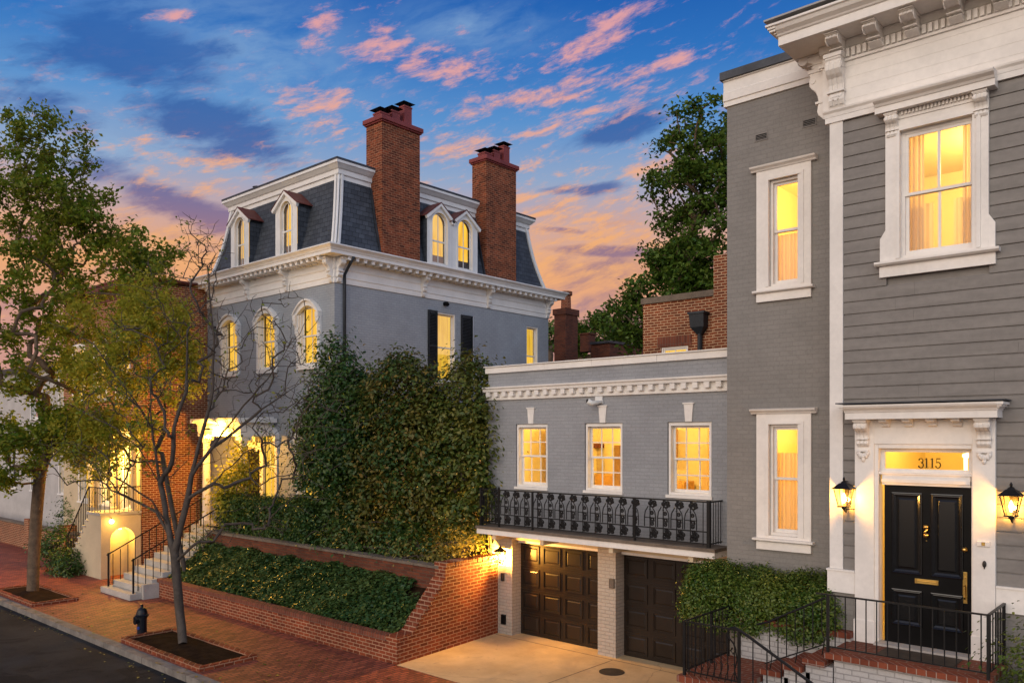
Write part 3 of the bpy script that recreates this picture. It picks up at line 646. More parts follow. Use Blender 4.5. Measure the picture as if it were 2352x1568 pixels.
# transom light with its number
TR = MB(TC).ring(P1 + .055, P2 - .014, ztr0 + .05, ztr1 - .03, .055, -.10, -.055, wb=.05, wt=.05).build('transom_window', 'white_paint', RH)
MB(TC).quad((P1 + .1, -.075, ztr0 + .09), (P2 - .06, -.075, ztr0 + .09), (P2 - .06, -.075, ztr1 - .06), (P1 + .1, -.075, ztr1 - .06)).build('pane', 'window_glass', TR)
ch = MB(TC)
for j in range(6):
    t = 2 * PI * j / 6; ch.tube([(-2.78 + .05 * math.cos(t), -.55 + .05 * math.sin(t), 4.33), (-2.78 + .045 * math.cos(t), -.55 + .045 * math.sin(t), 4.05)], .009, 5)
ch.lathe((-2.78, -.55, 4.31), [(.02, 0), (.075, .01), (.075, .05), (.02, .07)], 12); ch.build('hall_lantern', 'bulb_soft', RH)
def digit(kind):
    arc = lambda cx, cz, rx, rz, t0, t1, n=12: [(cx + rx * math.cos(R(t0 + (t1 - t0) * i / n)), cz + rz * math.sin(R(t0 + (t1 - t0) * i / n))) for i in range(n + 1)]
    if kind == '3': return [(arc(.20, .72, .20, .23, 160, -80), .09), (arc(.19, .27, .24, .27, 85, -165), .10), ([(.0, .80), (.06, .80)], .12), ([(-.02, .18), (.05, .18)], .13)]
    if kind == '1': return [([(.2, .98), (.2, .02)], .12), ([(.05, .84), (.2, .97)], .06), ([(.03, .02), (.37, .02)], .055)]
    if kind == '5': return [([(.06, .95), (.40, .95)], .11), ([(.07, .97), (.05, .55)], .05), (arc(.19, .31, .24, .29, 125, -160), .10), ([(-.02, .16), (.05, .16)], .13)]
nm = MB(TC); hgt = .135; xx = xa(2107, YC)
for ch_ in '3115':
    for path, wd in digit(ch_):
        for (p, q) in zip(path[:-1], path[1:]):
            d = Vector((q[0] - p[0], q[1] - p[1])); L = d.length or 1; n_ = Vector((-d.y, d.x)) / L * wd / 2; e_ = d / L * wd * .15
            nm.prism([(xx + (c0 * hgt), za(2107, 1074, Y=YC) + c1 * hgt) for c0, c1 in ((p[0] + n_.x - e_.x, p[1] + n_.y - e_.y), (q[0] + n_.x + e_.x, q[1] + n_.y + e_.y), (q[0] - n_.x + e_.x, q[1] - n_.y + e_.y), (p[0] - n_.x - e_.x, p[1] - n_.y - e_.y))], -.074, -.068, 1)
    xx += .072
nm.build('house_number', 'black_paint', TR)
# the black four-panel door
dr = MB(TC); dd = -.07
dr.box(dx0 + .005, dx1 - .005, dd - .045, dd, zdb, zdt - .004)
door = dr.build('front_door', 'black_paint', RH)
DW, DH = dx1 - dx0, zdt - zdb
pan = MB(TC)
for a0, a1, c0, c1 in ((.09, .455, .44, .955), (.545, .91, .44, .955), (.09, .455, .115, .345), (.545, .91, .115, .345)):
    x0, x1, z0, z1 = dx0 + a0 * DW, dx0 + a1 * DW, zdb + c0 * DH, zdb + c1 * DH
    rr_ = [(0, 0), (.004, .022), (.018, .026), (.030, .016), (.036, .017), (.062, .002)]
    V_ = [(x, dd + h_, z) for o_, h_ in rr_ for x, z in ((x0 + o_, z0 + o_), (x1 - o_, z0 + o_), (x1 - o_, z1 - o_), (x0 + o_, z1 - o_))]
    pan.add(V_, [(4 * i + k, 4 * i + (k + 1) % 4, 4 * i + 4 + (k + 1) % 4, 4 * i + 4 + k) for i in range(len(rr_) - 1) for k in range(4)])
    pan.add([(x0 + .085, dd, z0 + .085), (x1 - .085, dd, z0 + .085), (x1 - .085, dd, z1 - .085), (x0 + .085, dd, z1 - .085), (x0 + .105, dd + .012, z0 + .105), (x1 - .105, dd + .012, z0 + .105), (x1 - .105, dd + .012, z1 - .105), (x0 + .105, dd + .012, z1 - .105)],
            [(4, 5, 6, 7), (0, 1, 5, 4), (1, 2, 6, 5), (2, 3, 7, 6), (3, 0, 4, 7)])
pan.build('door_panel', 'door_gloss', door)
kx, kz = (dx0 + dx1) / 2, zdb + .70 * DH
kn = MB(TC); kn.sphere((kx, dd + .03, kz + .10), .036, 9); kn.sphere((kx, dd + .03, kz - .015), .036, 9); kn.tube([(kx, dd + .02, kz + .1), (kx + .015, dd + .05, kz + .06), (kx - .01, dd + .055, kz + .03), (kx, dd + .04, kz - .01)], [.018, .014, .016, .02], 8); kn.sphere((kx, dd + .01, kz - .09), .009, 6)
kn.build('knocker', 'brass', door, smooth=True)
kb = MB(TC); kb.lathe((0, 0, 0), [(.001, 0), (.03, .0), (.03, .006), (.012, .008), (.012, .03), (.028, .04), (.03, .055), (.018, .068), (.001, .07)], 14)
kb.v = [TC(dx0 + .955 * DW + p[0], dd + (YC - p[1] - 0) * 0 + p[2] * 0 + (p[2]), zdb + .625 * DH + (YC - p[1])) if False else (dx0 + .925 * DW + p[0], YC - dd - p[2], zdb + .625 * DH + (YC - p[1])) for p in kb.v]
kb.build('knob', 'brass', door, smooth=True)
lk = MB(TC); lk.box(dx0 + .90 * DW, dx0 + .95 * DW, dd, dd + .012, zdb + .30 * DH, zdb + .49 * DH); lk.tube([(dx0 + .925 * DW, dd + .01, zdb + .41 * DH), (dx0 + .925 * DW, dd + .05, zdb + .40 * DH), (dx0 + .925 * DW, dd + .055, zdb + .34 * DH), (dx0 + .925 * DW, dd + .01, zdb + .325 * DH)], .011, 8); lk.sphere((dx0 + .925 * DW, dd + .015, zdb + .455 * DH), .016, 8); lk.build('lock_plate', 'brass', door, bevel=.003)
ms = MB(TC); zc = zdb + .405 * DH; ms.ring(kx - .15, kx + .15, zc - .033, zc + .033, .02, dd, dd + .014); ms.box(kx - .13, kx + .13, dd, dd + .006, zc - .013, zc + .013); ms.tube([(kx - .125, dd + .014, zc + .008), (kx + .125, dd + .014, zc + .008)], .006, 6); ms.build('mail_slot', 'brass', door, bevel=.003)
MB(TC).box(P1 + .02, P2 - .02, -.14, .16, zdb - .075, zdb - .002).build('threshold', 'stone_step', RH)
bl = MB(TC); bxx = (P2 + P3) / 2; zb_ = za(2262, 1247, Y=YC); bl.box(bxx - .075, bxx + .075, .07, .095, zb_ - .032, zb_ + .032); be = bl.build('bell_plate', 'white_paint', RH, bevel=.003)
MB(TC).box(bxx - .02, bxx + .02, .095, .101, zb_ - .022, zb_ + .022).build('bell_push', 'brass', be)
hk = MB(TC); zk = za(2262, 1293, Y=YC); hk.sphere((bxx + .01, .08, zk), .025, 7, 1.8); hk.tube([(bxx + .01, .07, zk + .03), (bxx + .01, .10, zk), (bxx + .01, .08, zk - .06)], .008, 6); hk.build('door_ornament', 'cover_iron', RH)

# ------------------------------------------------------------------ garage building with balcony
GB = thing('garage_building', 'low pale grey brick building with three lit windows above two dark garage doors', 'building', (-10, 16, 0))
TG, TD = front(YG), front(YD)
XG0, XG1 = xa(1122, YG), -6.75
zr = [za(1122, v, Y=YG) for v in (846, 861, 888, 898, 915)]
zr = [zr[0], zr[0] - .13, zr[0] - .46, zr[0] - .52, zr[0] - .80]
gw = []
for (u0, u1) in ((1185, 1258), (1343, 1430), (1533, 1635)): gw.append((xa(u0, YG), xa(u1, YG)))
zw0, zw1 = za(1222, 1120, Y=YG), za(1222, 973, Y=YG)
m = MB(TG); m.facade(XG0, XG1, 2.5, zr[1], [(a, b, zw0, zw1) for a, b in gw], 0, .16)
m.quad((XG0, 0, 0), (XG0, -9, 0), (XG0, -9, zr[1]), (XG0, 0, zr[1])); m.quad((XG1, 0, 0), (XG1, -9, 0), (XG1, -9, zr[1]), (XG1, 0, zr[1]))
m.build('brick_wall', 'grey_brick_pale', GB)
MB(TG).quad((XG0, -.3, zr[1] - .3), (XG1, -.3, zr[1] - .3), (XG1, -9, zr[1] - .3), (XG0, -9, zr[1] - .3)).build('flat_roof', 'roof_metal', GB)
m = MB(TG)
xs = XG0 - .06; pieces = [XG0 - .06, XG0 + 1.75, XG0 + 3.05, XG0 + 4.65, XG1]
for a, b in zip(pieces[:-1], pieces[1:]): m.box(a, b - .006, -.34, .05 + .004 * random.random(), zr[1] + .002, zr[0] + .01 * random.random())
m.box(XG0 - .09, XG1, -.36, .085, zr[0] + .012, zr[0] + .035); m.build('parapet_cap', 'white_paint', GB)
c = MB(TG); c.prism([(0, zr[2]), (.16, zr[2]), (.16, zr[2] - .03), (.13, zr[2] - .055), (.12, zr[2] - .11), (.03, zr[2] - .115), (.03, zr[2] - .25), (.05, zr[2] - .255), (.05, zr[2] - .30), (0, zr[2] - .31)], XG0 - .07, XG1, 0)
n = 26; stp = (XG1 - XG0 - .1) / n
for i in range(n): x = XG0 + .03 + i * stp; c.box(x, x + .11, .03, .115, zr[2] - .225, zr[2] - .117)
c.build('cornice', 'white_paint', GB)
for i, (a, b) in enumerate(gw):
    w = sash_window(TG, GB, a + .02, b - .02, zw0 + .02, zw1 - .03, 3, (2, 2), casing=.0, frame=False, sill=True, rec=.13, sillh=.06, sillproud=.045)
    q = MB(TG); q.ring(a, b, zw0, zw1, .05, -.14, -.05, wb=.02, wt=.05); q.build('casing', 'white_paint', w)
    kx = (a + b) / 2; k = MB(TG); k.prism([(kx - .10, zw1 + .34), (kx + .10, zw1 + .34), (kx + .07, zw1 + .002), (kx - .07, zw1 + .002)], 0.0, .035, 1); k.prism([(kx - .12, zw1 + .37), (kx + .12, zw1 + .37), (kx + .12, zw1 + .342), (kx - .12, zw1 + .342)], 0, .05, 1)
    k.build('keystone', 'white_paint', w)
# room behind with bits of furniture
rm = room(GB, TG, XG0 + .2, XG1 - .2, -.17, -4.2, 2.62, 5.6)
for q, x in enumerate((-11.9, -9.9, -8.2)): plight('ceiling_lamp', GB, TG(x, -2.2, 5.3), 125, (1, .62, .15), .12)
f = MB(TG)
for (x0, x1, d0, d1, z0, z1) in ((-12.9, -12.75, -2.0, -2.6, 2.7, 4.7), (-13.0, -12.2, -3.9, -4.15, 2.7, 3.6), (-10.85, -10.6, -3.9, -4.15, 4.0, 4.8), (-10.9, -10.1, -3.6, -4.1, 2.7, 3.5), (-9.0, -8.0, -3.5, -4.1, 2.7, 3.65), (-8.6, -8.1, -4.0, -4.15, 4.0, 4.5), (-11.2, -11.0, -2.2, -2.5, 2.7, 4.4)):
    f.box(x0, x1, d1, d0, z0, z1)
f.build('cupboard', 'room_wood', GB)
f = MB(TG); f.box(-9.3, -9.15, -3.5, -3.0, 2.7, 5.2); f.box(-12.6, -12.4, -2.2, -1.8, 2.7, 5.0); f.box(-10.9, -10.7, -2.8, -2.2, 2.7, 4.3); f.build('curtain', 'curtain_cloth', GB)
# lower storey: piers, doors
xpl0, xpl1, xq0, xq1 = xa(1143, YG), xa(1176, YG), xa(1373, YG), xa(1414, YG)
d1a, d1b, d2a, d2b = xa(1195, YD), xq0 + .06, xa(1431, YD), -7.05
ZD = 2.14
for a, b in ((xpl0 - .25, xpl1), (xq0, xq1), (d2b + .12, XG1)): MB(TG).box(a, b, -.6, 0, -.1, 2.5).build('pier', 'cream_brick', GB)
m = MB(TG); m.box(xpl1, xq0, -.4, -.02, ZD + .09, 2.5); m.box(xq1, d2b + .12, -.4, -.02, ZD + .09, 2.5); m.build('lintel', 'cream_paint', GB)
for a, b in ((d1a, d1b), (d2a, d2b)):
    fr = MB(TD); fr.box(a - .17, a - .02, -.05, .08, 0, ZD + .08); fr.box(a - .10, a - .05, .08, .11, 0, ZD + .05); fr.box(b + .02, b + .10, -.05, .08, 0, ZD + .08); fr.box(a - .02, b + .02, -.05, .08, ZD, ZD + .088)
    g_ = MB(TD); g_.box(a - .02, b + .02, -.06, -.02, 0.01, ZD)
    door = g_.build('garage_door', 'garage_door_paint', GB)
    p = MB(TD); pw, ph = (b - a) / 4, ZD / 4
    for i in range(4):
        p.box(a - .02, b + .02, -.022, -.012, i * ph + .012, (i + 1) * ph - .004)
        for j in range(4):
            x0, x1, z0, z1 = a + j * pw + .075, a + (j + 1) * pw - .055, i * ph + .075, (i + 1) * ph - .06
            p.ring(x0, x1, z0, z1, .02, -.013, .008); p.ring(x0 + .02, x1 - .02, z0 + .02, z1 - .02, .016, -.013, -.002)
            e = .075
            p.add([(x0 + .05, -.012, z0 + .05), (x1 - .05, -.012, z0 + .05), (x1 - .05, -.012, z1 - .05), (x0 + .05, -.012, z1 - .05), (x0 + e, .0, z0 + e), (x1 - e, .0, z0 + e), (x1 - e, .0, z1 - e), (x0 + e, .0, z1 - e)], [(4, 5, 6, 7), (0, 1, 5, 4), (1, 2, 6, 5), (2, 3, 7, 6), (3, 0, 4, 7)])
    p.build('door_panel', 'garage_door_paint', door)
    fr.build('door_frame', 'white_paint', door)
# balcony slab
YBL = 13.5; xb0, xb1 = xa(1095, YBL), xa(1641, YBL)
TBL = front(YBL)
sl = MB(TBL).box(xb0, xb1, -.7, 0, 2.385, 2.50).build('balcony_slab', 'white_paint', GB)
MB(TBL).box(xb0 - .02, xb1 + .02, -.58, .03, 2.503, 2.565).build('balcony_deck', 'stone_cap', sl)
for x in (-12.6, -11.2, -9.4, -7.6): MB().box(x - .05, x + .05, YBL + .06, YG + .0, 2.27, 2.383).build('balcony_beam', 'cream_paint', sl)
# controls on the piers
for (nm_, u, v, w_, h_, mt) in (('intercom', 1156, 1324, .05, .16, 'dark_metal'), ('wall_grille', 1158, 1421, .10, .2, 'black_paint'), ('keypad', 1407, 1339, .09, .17, 'stone_cap')):
    x, z = xa(u, YG), za(u, v, Y=YG); b = MB(TG).box(x - w_ / 2, x + w_ / 2, .0, .04, z - h_ / 2, z + h_ / 2).ring(x - w_ / 2 - .012, x + w_ / 2 + .012, z - h_ / 2 - .012, z + h_ / 2 + .012, .012, 0, .05).build(nm_, mt, GB)

def rail_seg(par, p, q, n, zb_, zt_, r=.009, name='baluster', mat='iron', skip=()):
    """balusters between two rails running p -> q (z of the foot of the rail at each end)"""
    out = []; first = None
    for i in range(n):
        if i in skip: continue
        t = (i + .5) / n; x, y, z = [p[k] + (q[k] - p[k]) * t for k in range(3)]
        if first is None or abs(p[2] - q[2]) > 1e-6:
            o = MB().tube([(x, y, z + zb_), (x, y, z + zt_)], r, 6).build(name, mat, par)
            if abs(p[2] - q[2]) < 1e-6: first = (o, (x, y, z))
        else: o = dupe(first[0], None, (x - first[1][0], y - first[1][1], z - first[1][2]))
        out.append(o)
    return out
# balcony railing with scroll panels
BR = thing('balcony_railing', 'black wrought iron balcony railing with scrolled lyre panels above the garage doors', 'railing', ((xb0 + xb1) / 2, YBL + .08, 2.565))
YR = YBL + .09; zr0, zr1 = 2.60, 3.40
xr0, xr1, xr2 = xb0 + .06, xa(1628, YR), xb1 - .05
posts = [xa(u, YR) for u in (1146, 1223, 1458)]
MB().box(xr0 - .02, xr1 + .02, YR - .018, YR + .018, zr1 - .012, zr1 + .014).box(xr1 - .018, xr1 + .018, YR, YG, zr1 - .012, zr1 + .014).box(xr0 - .018, xr0 + .018, YR, YG, zr1 - .012, zr1 + .014).build('top_rail', 'iron', BR)
MB().box(xr0, xr1, YR - .01, YR + .01, zr0 + .24, zr0 + .262).box(xr0, xr1, YR - .01, YR + .01, zr0 + .02, zr0 + .04).box(xr1 - .01, xr1 + .01, YR, YG, zr0 + .02, zr0 + .04).box(xr0 - .01, xr0 + .01, YR, YG, zr0 + .02, zr0 + .04).build('lower_rail', 'iron', BR)
for x in posts: MB().box(x - .018, x + .018, YR - .018, YR + .018, 2.565, zr1 - .012).build('post', 'iron', BR)
for x, y in ((xr1, YR), (xr0, YR)): MB().box(x - .03, x + .03, y - .03, y + .03, 2.565, zr1 + .03).build('post', 'iron', BR)
MB().sphere((posts[0], YR, zr1 + .04), .028, 8).build('finial', 'iron', BR)
def scroll_panel():
    m = MB(); Z0, Z1 = zr0 + .04, zr1 - .012; wd = .125
    for s in (-1, 1):
        m.tube([(s * wd, 0, Z0 + .23), (s * wd, 0, Z0 + .42), (s * wd * .85, 0, Z0 + .52), (s * wd * .5, 0, Z0 + .585), (s * wd * .35, 0, Z0 + .62)], .0115, 5)
        sp = lambda cx, cz, r0, r1, t0, t1, k=11: [(cx + (r0 + (r1 - r0) * i / k) * math.cos(R(t0 + (t1 - t0) * i / k)) * s, 0, cz + (r0 + (r1 - r0) * i / k) * math.sin(R(t0 + (t1 - t0) * i / k))) for i in range(k + 1)]
        m.tube(sp(.055, Z0 + .655, .055, .015, 200, 560), .018, 5); m.tube(sp(.095, Z0 + .70, .04, .012, 260, -120), .016, 5)
        m.tube(sp(.11, Z0 + .655, .035, .01, 30, -300), .014, 5); m.tube(sp(.03, Z0 + .71, .03, .01, 0, 330), .014, 5)
        m.tube(sp(.04, Z0 + .49, .04, .01, 90, 480), .0115, 5); m.tube(sp(.05, Z0 + .36, .05, .012, 270, -150), .0115, 5)
        m.tube(sp(.045, Z0 + .28, .045, .01, 60, 440), .0115, 5)
        for k in range(7):                                                    # bushy leaf scrolls at the foot
            m.tube(sp((.03 + .017 * k), Z0 + .045 + .036 * ((k * 2) % 5), .042, .008, 90 + 65 * k, 400 + 65 * k), .0155, 5)
    m.tube([(0, 0, Z0), (0, 0, Z1)], .0115, 5); m.tube([(-wd, 0, Z0 + .40), (wd, 0, Z0 + .40)], .010, 5)
    m.sphere((0, 0, Z0 + .40), .022, 7); m.sphere((0, 0, Z0 + .56), .018, 7); m.sphere((0, 0, Z1 - .07), .042, 7)
    return m
xsP = [xa(u, YR) for u in (1133, 1168, 1202, 1237, 1283, 1319, 1358, 1399, 1440, 1485, 1530, 1575, 1619)]
us = [1130, 1167, 1200, 1235, 1278, 1318, 1358, 1398, 1433, 1488, 1528, 1566, 1598]
us = [(1650 + q / 1.96) / 1.5306 for q in (180, 244, 311, 381, 470, 546, 621, 702, 782, 867, 953, 1041, 1128, 1245, 1336, 1429, 1524)]
sp0 = scroll_panel(); sp0.T = None; x0 = xa(us[0], YR); sp0.v = [(p[0] + x0, p[1] + YR, p[2]) for p in sp0.v]; spo = sp0.build('scroll_panel', 'iron', BR)
for u in us[1:]: dupe(spo, None, (xa(u, YR) - x0, 0, 0))
rail_seg(BR, (xr0 + .02, YR, 0), (xa(1120, YR), YR, 0), 3, zr0, zr1)
rail_seg(BR, (xr1, YR + .03, 0), (xr1, YG, 0), 5, zr0, zr1); rail_seg(BR, (xr0, YR + .03, 0), (xr0, YG, 0), 5, zr0, zr1)
rail_seg(BR, (xa(1602, YR), YR, 0), (xr1, YR, 0), 1, zr0, zr1)

# security camera, drain cover
x, z = xa(1374, YG), za(1374, 921, Y=YG)
SC = thing('security_camera', 'small white security camera under the cornice above the middle garage window', 'camera', TG(x, .0, z))
MB(TG).box(x - .05, x + .14, 0, .05, z - .06, z + .10).build('bracket', 'camera_white', SC, bevel=.01)
MB(TG).tube([(x + .12, .05, z - .02), (x - .02, .20, z - .05), (x - .08, .26, z + .0)], [.03, .055, .06], 10).build('housing', 'camera_white', SC, smooth=True)
MB(TG).tube([(x - .085, .262, z + .0), (x - .10, .28, z + .004)], [.04, .035], 10).build('lens', 'black_paint', SC)
mh = at(1405, 1543, Z=0); dc = MB(); dc.lathe((mh[0], mh[1], .007), [(.25, 0), (.25, .008), (.235, .010), (.23, .005), (.001, .005)], 28)
for k in range(-3, 4): dc.box(mh[0] - .17, mh[0] + .17, mh[1] + k * .055 - .012, mh[1] + k * .055 + .012, .011, .015)
tag(dc.build('drain_cover', 'cover_iron'), 'round dark iron cover set into the pale concrete driveway', 'manhole cover')

# ------------------------------------------------------------------ wall lanterns
def lantern(label, X, Y, z, s=1.0, power=30, arm='back', d=.17):
    """a tapered four-sided coach lantern on a wall plate; z is the height of its middle, Y the wall plane"""
    L = thing('wall_lantern', label, 'lantern', (X, Y, z - .2 * s), 'lit coach lanterns on the house walls')
    c = (X, Y - d); b = MB()
    sq = lambda w, zz: [(c[0] - w, c[1] - w, zz), (c[0] + w, c[1] - w, zz), (c[0] + w, c[1] + w, zz), (c[0] - w, c[1] + w, zz)]
    wt, wb = .105 * s, .06 * s; zt, zb_ = z + .10 * s, z - .14 * s
    for i in range(4): b.tube([sq(wb, zb_)[i], sq(wt, zt)[i]], .007 * s, 5)
    b.box(c[0] - wb - .012, c[0] + wb + .012, c[1] - wb - .012, c[1] + wb + .012, zb_ - .02 * s, zb_)
    b.lathe((c[0], c[1], 0), [(.03 * s, zb_ - .02 * s), (.035 * s, zb_ - .04 * s), (.012 * s, zb_ - .06 * s), (.001, zb_ - .09 * s)], 8)
    b.ring(c[0] - wt - .01, c[0] + wt + .01, 0, 0, 0, 0, 0) if False else None
    b.build('frame', 'iron', L)
    r = MB(); ro = .135 * s
    base_ = sq(ro, zt + .005); mid = sq(.05 * s, zt + .085 * s)
    r.add(base_ + mid, [(0, 1, 5, 4), (1, 2, 6, 5), (2, 3, 7, 6), (3, 0, 4, 7), (4, 5, 6, 7)])
    r.lathe((c[0], c[1], 0), [(.05 * s, zt + .085 * s), (.035 * s, zt + .105 * s), (.012 * s, zt + .12 * s), (.02 * s, zt + .145 * s), (.001, zt + .18 * s)], 10); r.build('roof', 'iron', L)
    a = MB(); a.box(X - .045 * s, X + .045 * s, Y - .012, Y, z - .12 * s, z + .12 * s); a.tube([(X, Y - .01, z - .08 * s), (X, Y - d * .55, z - .24 * s), (X, Y - d, z - .19 * s)], .011 * s, 6); a.tube([(X, Y - .01, z + .2 * s), (X, Y - d, z + .22 * s)], .008 * s, 6); a.build('arm', 'iron', L)
    g_ = MB()
    for i in range(4): j = (i + 1) % 4; g_.quad(sq(wb * .96, zb_)[i], sq(wb * .96, zb_)[j], sq(wt * .96, zt)[j], sq(wt * .96, zt)[i])
    g_.build('glass', 'lamp_glass', L)
    MB().lathe((c[0], c[1], z - .10 * s), [(.015 * s, 0), (.02 * s, .03 * s), (.028 * s, .07 * s), (.018 * s, .12 * s), (.001, .15 * s)], 10).build('bulb', 'bulb', L, smooth=True)
    plight('lamp_light', L, (c[0], c[1], z - .03 * s), power, (1, .50, .09), .04)
    return L
lantern('lit black coach lantern on the siding left of the black front door', (XCB + P0) / 2 - .02, YC - .02, za(1944, 1139, Y=YC - .2), 1.0, 42)
lantern('lit black coach lantern on the siding right of the black front door', xa(2322, YC - .2), YC - .02, za(2322, 1157, Y=YC - .2), 1.0, 42)
lantern('lit coach lantern on the brick pier left of the garage doors', xa(1150, YG - .15), YG, za(1150, 1275, Y=YG - .15), .9, 570)

# ------------------------------------------------------------------ porch, steps and railings of the clapboard house
PR = thing('porch', 'brick-topped front porch with white painted brick sides and turning steps below the black door', 'porch', (-3.6, 11.5, 0))
ZP, ZL, YPF, YPB = 1.68, 1.16, 11.08, YC - .0
xp0, xp1 = -4.17, -2.2
MB().box(xp0 + .1, xp1 - .10, YPF + .06, YPB + .06, 0, ZP - .075).build('porch_base', 'white_brick', PR)
MB().box(xp0, xp1, YPF + .13, YPB + .05, ZP - .075, ZP).build('porch_floor', 'porch_brick', PR)
cp = MB(); cp.box(xp0 - .0, xp1 + .02, YPF - .02, YPF + .128, ZP - .072, ZP + .003); cp.build('edge_course', 'cap_brick', PR)
nst = 4
for i in range(1, nst):
    z = ZP - i * (ZP - ZL) / nst; x1 = xp0 - (i - 1) * .31 + .0; x0 = xp0 - i * .31
    s = MB(); s.box(x0 + .02, x1 + .08, YPF + .06, YPB - .2, 0, z - .075); o = s.build('step_base', 'white_brick', PR)
    MB().box(x0, x1 - .003, YPF - .02, YPB - .2, z - .072, z).build('step', 'cap_brick', PR)
xl1 = xp0 - (nst - 1) * .31; xl0 = -6.02; YL0 = 10.42
MB().box(xl0 + .06, xl1, YL0 + .06, YPB - .2, 0, ZL - .075).build('landing_base', 'white_brick', PR)
MB().box(xl0 + .12, xl1 - .003, YL0 + .12, YPB - .2, ZL - .074, ZL).build('landing', 'porch_brick', PR)
MB().box(xl0 - .03, xl0 + .118, YL0 - .03, YPB - .2, ZL - .09, ZL + .003).box(xl0 + .118, xl1, YL0 - .03, YL0 + .118, ZL - .09, ZL + .003).build('edge_course', 'cap_brick', PR)
for i in range(1, 7):                                 # the outer flight going down towards the street corner
    z = ZL - i * .165; MB().box(xl1 + (i - 1) * .31, xl1 + i * .31, YL0, YPF - .03, 0, z).build('step', 'cap_brick', PR)
MB().box(xl0 + .2, xp0 + .05, YPB - .2, YPB + .0, 0, 1.72).build('back_wall', 'white_brick', PR)
MB().box(xl0 + .16, xp0 + .05, YPB - .23, YPB + .03, 1.723, 1.80).build('coping', 'cap_brick', PR)
tag(MB().box(-3.62, -2.68, YPF + .32, YPF + .80, ZP + .002, ZP + .016).build('doormat', 'mat_fibre'), 'brown fibre doormat on the brick porch before the black door', 'doormat')

RL = thing('porch_railing', 'plain black iron railing along the porch in front of the black door', 'railing', (xp0, YPF, ZP))
hr = .79; yr = YPF + .05; xr = xp1 - .03
MB().box(xp0 - .14, xr + .02, yr - .016, yr + .016, ZP + hr - .02, ZP + hr).box(xr - .016, xr + .016, yr, YC - .06, ZP + hr - .02, ZP + hr).build('top_rail', 'iron', RL)
MB().box(xp0, xr, yr - .009, yr + .009, ZP + .07, ZP + .088).box(xr - .009, xr + .009, yr, YC - .06, ZP + .07, ZP + .088).build('lower_rail', 'iron', RL)
for x, y in ((xp0 + .02, yr), (xr, yr), (xr, YC - .09)): MB().box(x - .017, x + .017, y - .017, y + .017, ZP, ZP + hr - .02).build('post', 'iron', RL)
rail_seg(RL, (xp0 + .05, yr, ZP), (xr - .01, yr, ZP), 14, .08, hr - .02, .0085); rail_seg(RL, (xr, yr + .03, ZP), (xr, YC - .09, ZP), 6, .08, hr - .02, .0085)
def ogee(x, y, z, s=1):                                 # the wavy baluster with a scroll
    return [(x, y, z), (x + .012 * s, y, z + .10), (x + .035 * s, y, z + .20), (x + .01 * s, y, z + .28), (x - .01 * s, y, z + .34), (x, y, z + .42)]
SR = thing('stair_railing', 'sloping black iron railing on the upper steps between landing and porch', 'railing', (xl1, YPF, ZL))
zs0, zs1 = ZL + hr - .02, ZP + hr - .06
MB().tube([(xl1 - .06, yr, zs0 - .03), (xl1 + .1, yr, zs0 + .03), (xp0 - .02, yr, zs1)], .016, 8).build('top_rail', 'iron', SR)
MB().tube([(xl1 + .05, yr, ZL + .20), (xp0 - .02, yr, ZP + .10)], .009, 6).build('lower_rail', 'iron', SR)
for i in range(7):
    t = (i + .5) / 7; x = xl1 + .06 + (xp0 - xl1 - .06) * t; zb_ = ZL + .20 + (ZP - ZL - .10) * t; zt_ = zs0 + (zs1 - zs0) * t
    m = MB().tube(([(x, yr, zb_), (x, yr, zt_)] if i % 3 else [(x, yr, zb_ - .12), (x + .02, yr, zb_ - .02), (x + .035, yr, zb_ + .1), (x, yr, zb_ + .2), (x, yr, zt_)]), .0085, 6); m.build('baluster', 'iron', SR)
LR = thing('landing_railing', 'black iron railing round the lower landing with curling scroll bars at its foot', 'railing', (xl0, YL0, ZL))
xn = xl1 - .02; yl = YL0 + .05; xl = xl0 + .05
MB().box(xl - .016, xn, yl - .016, yl + .016, ZL + hr - .02, ZL + hr).box(xl - .016, xl + .016, yl, YPB - .25, ZL + hr - .02, ZL + hr).build('top_rail', 'iron', LR)
MB().box(xl, xn, yl - .009, yl + .009, ZL + .06, ZL + .078).box(xl - .009, xl + .009, yl, YPB - .25, ZL + .06, ZL + .078).build('lower_rail', 'iron', LR)
for x, y in ((xl, yl), (xl, YPB - .27), (xl, (yl + YPB) / 2)): MB().box(x - .018, x + .018, y - .018, y + .018, ZL, ZL + hr - .02).build('post', 'iron', LR)
rail_seg(LR, (xl + .02, yl, ZL), (xn - .02, yl, ZL), 8, .07, hr - .02, .0085)
rail_seg(LR, (xl, yl + .03, ZL), (xl, YPB - .27, ZL), 11, .07, hr - .02, .0085)
m = MB()
for i in range(8):
    x = xl + .07 + i * (xn - xl - .1) / 8
    m.tube([(x, yl, ZL + .02), (x + .02, yl, ZL + .12), (x + .055, yl, ZL + .2), (x + .06, yl, ZL + .27), (x + .03, yl, ZL + .30), (x + .012, yl, ZL + .27)], .007, 5)
m.build('scroll_bars', 'iron', LR)
HR = thing('handrail', 'black iron handrail with scrolled newel going down the outer steps to the street', 'railing', (xl1, YL0, ZL))
slope = -.165 / .31; x_a, z_a = xl1 - .02, ZL + hr - .02
sc0 = [(x_a - .05 + .0 + .075 * math.cos(R(t)) * (1 - (t - 60) / 900), YL0 + .05, z_a - .07 + .075 * math.sin(R(t)) * (1 - (t - 60) / 900)) for t in range(440, 60, -25)]
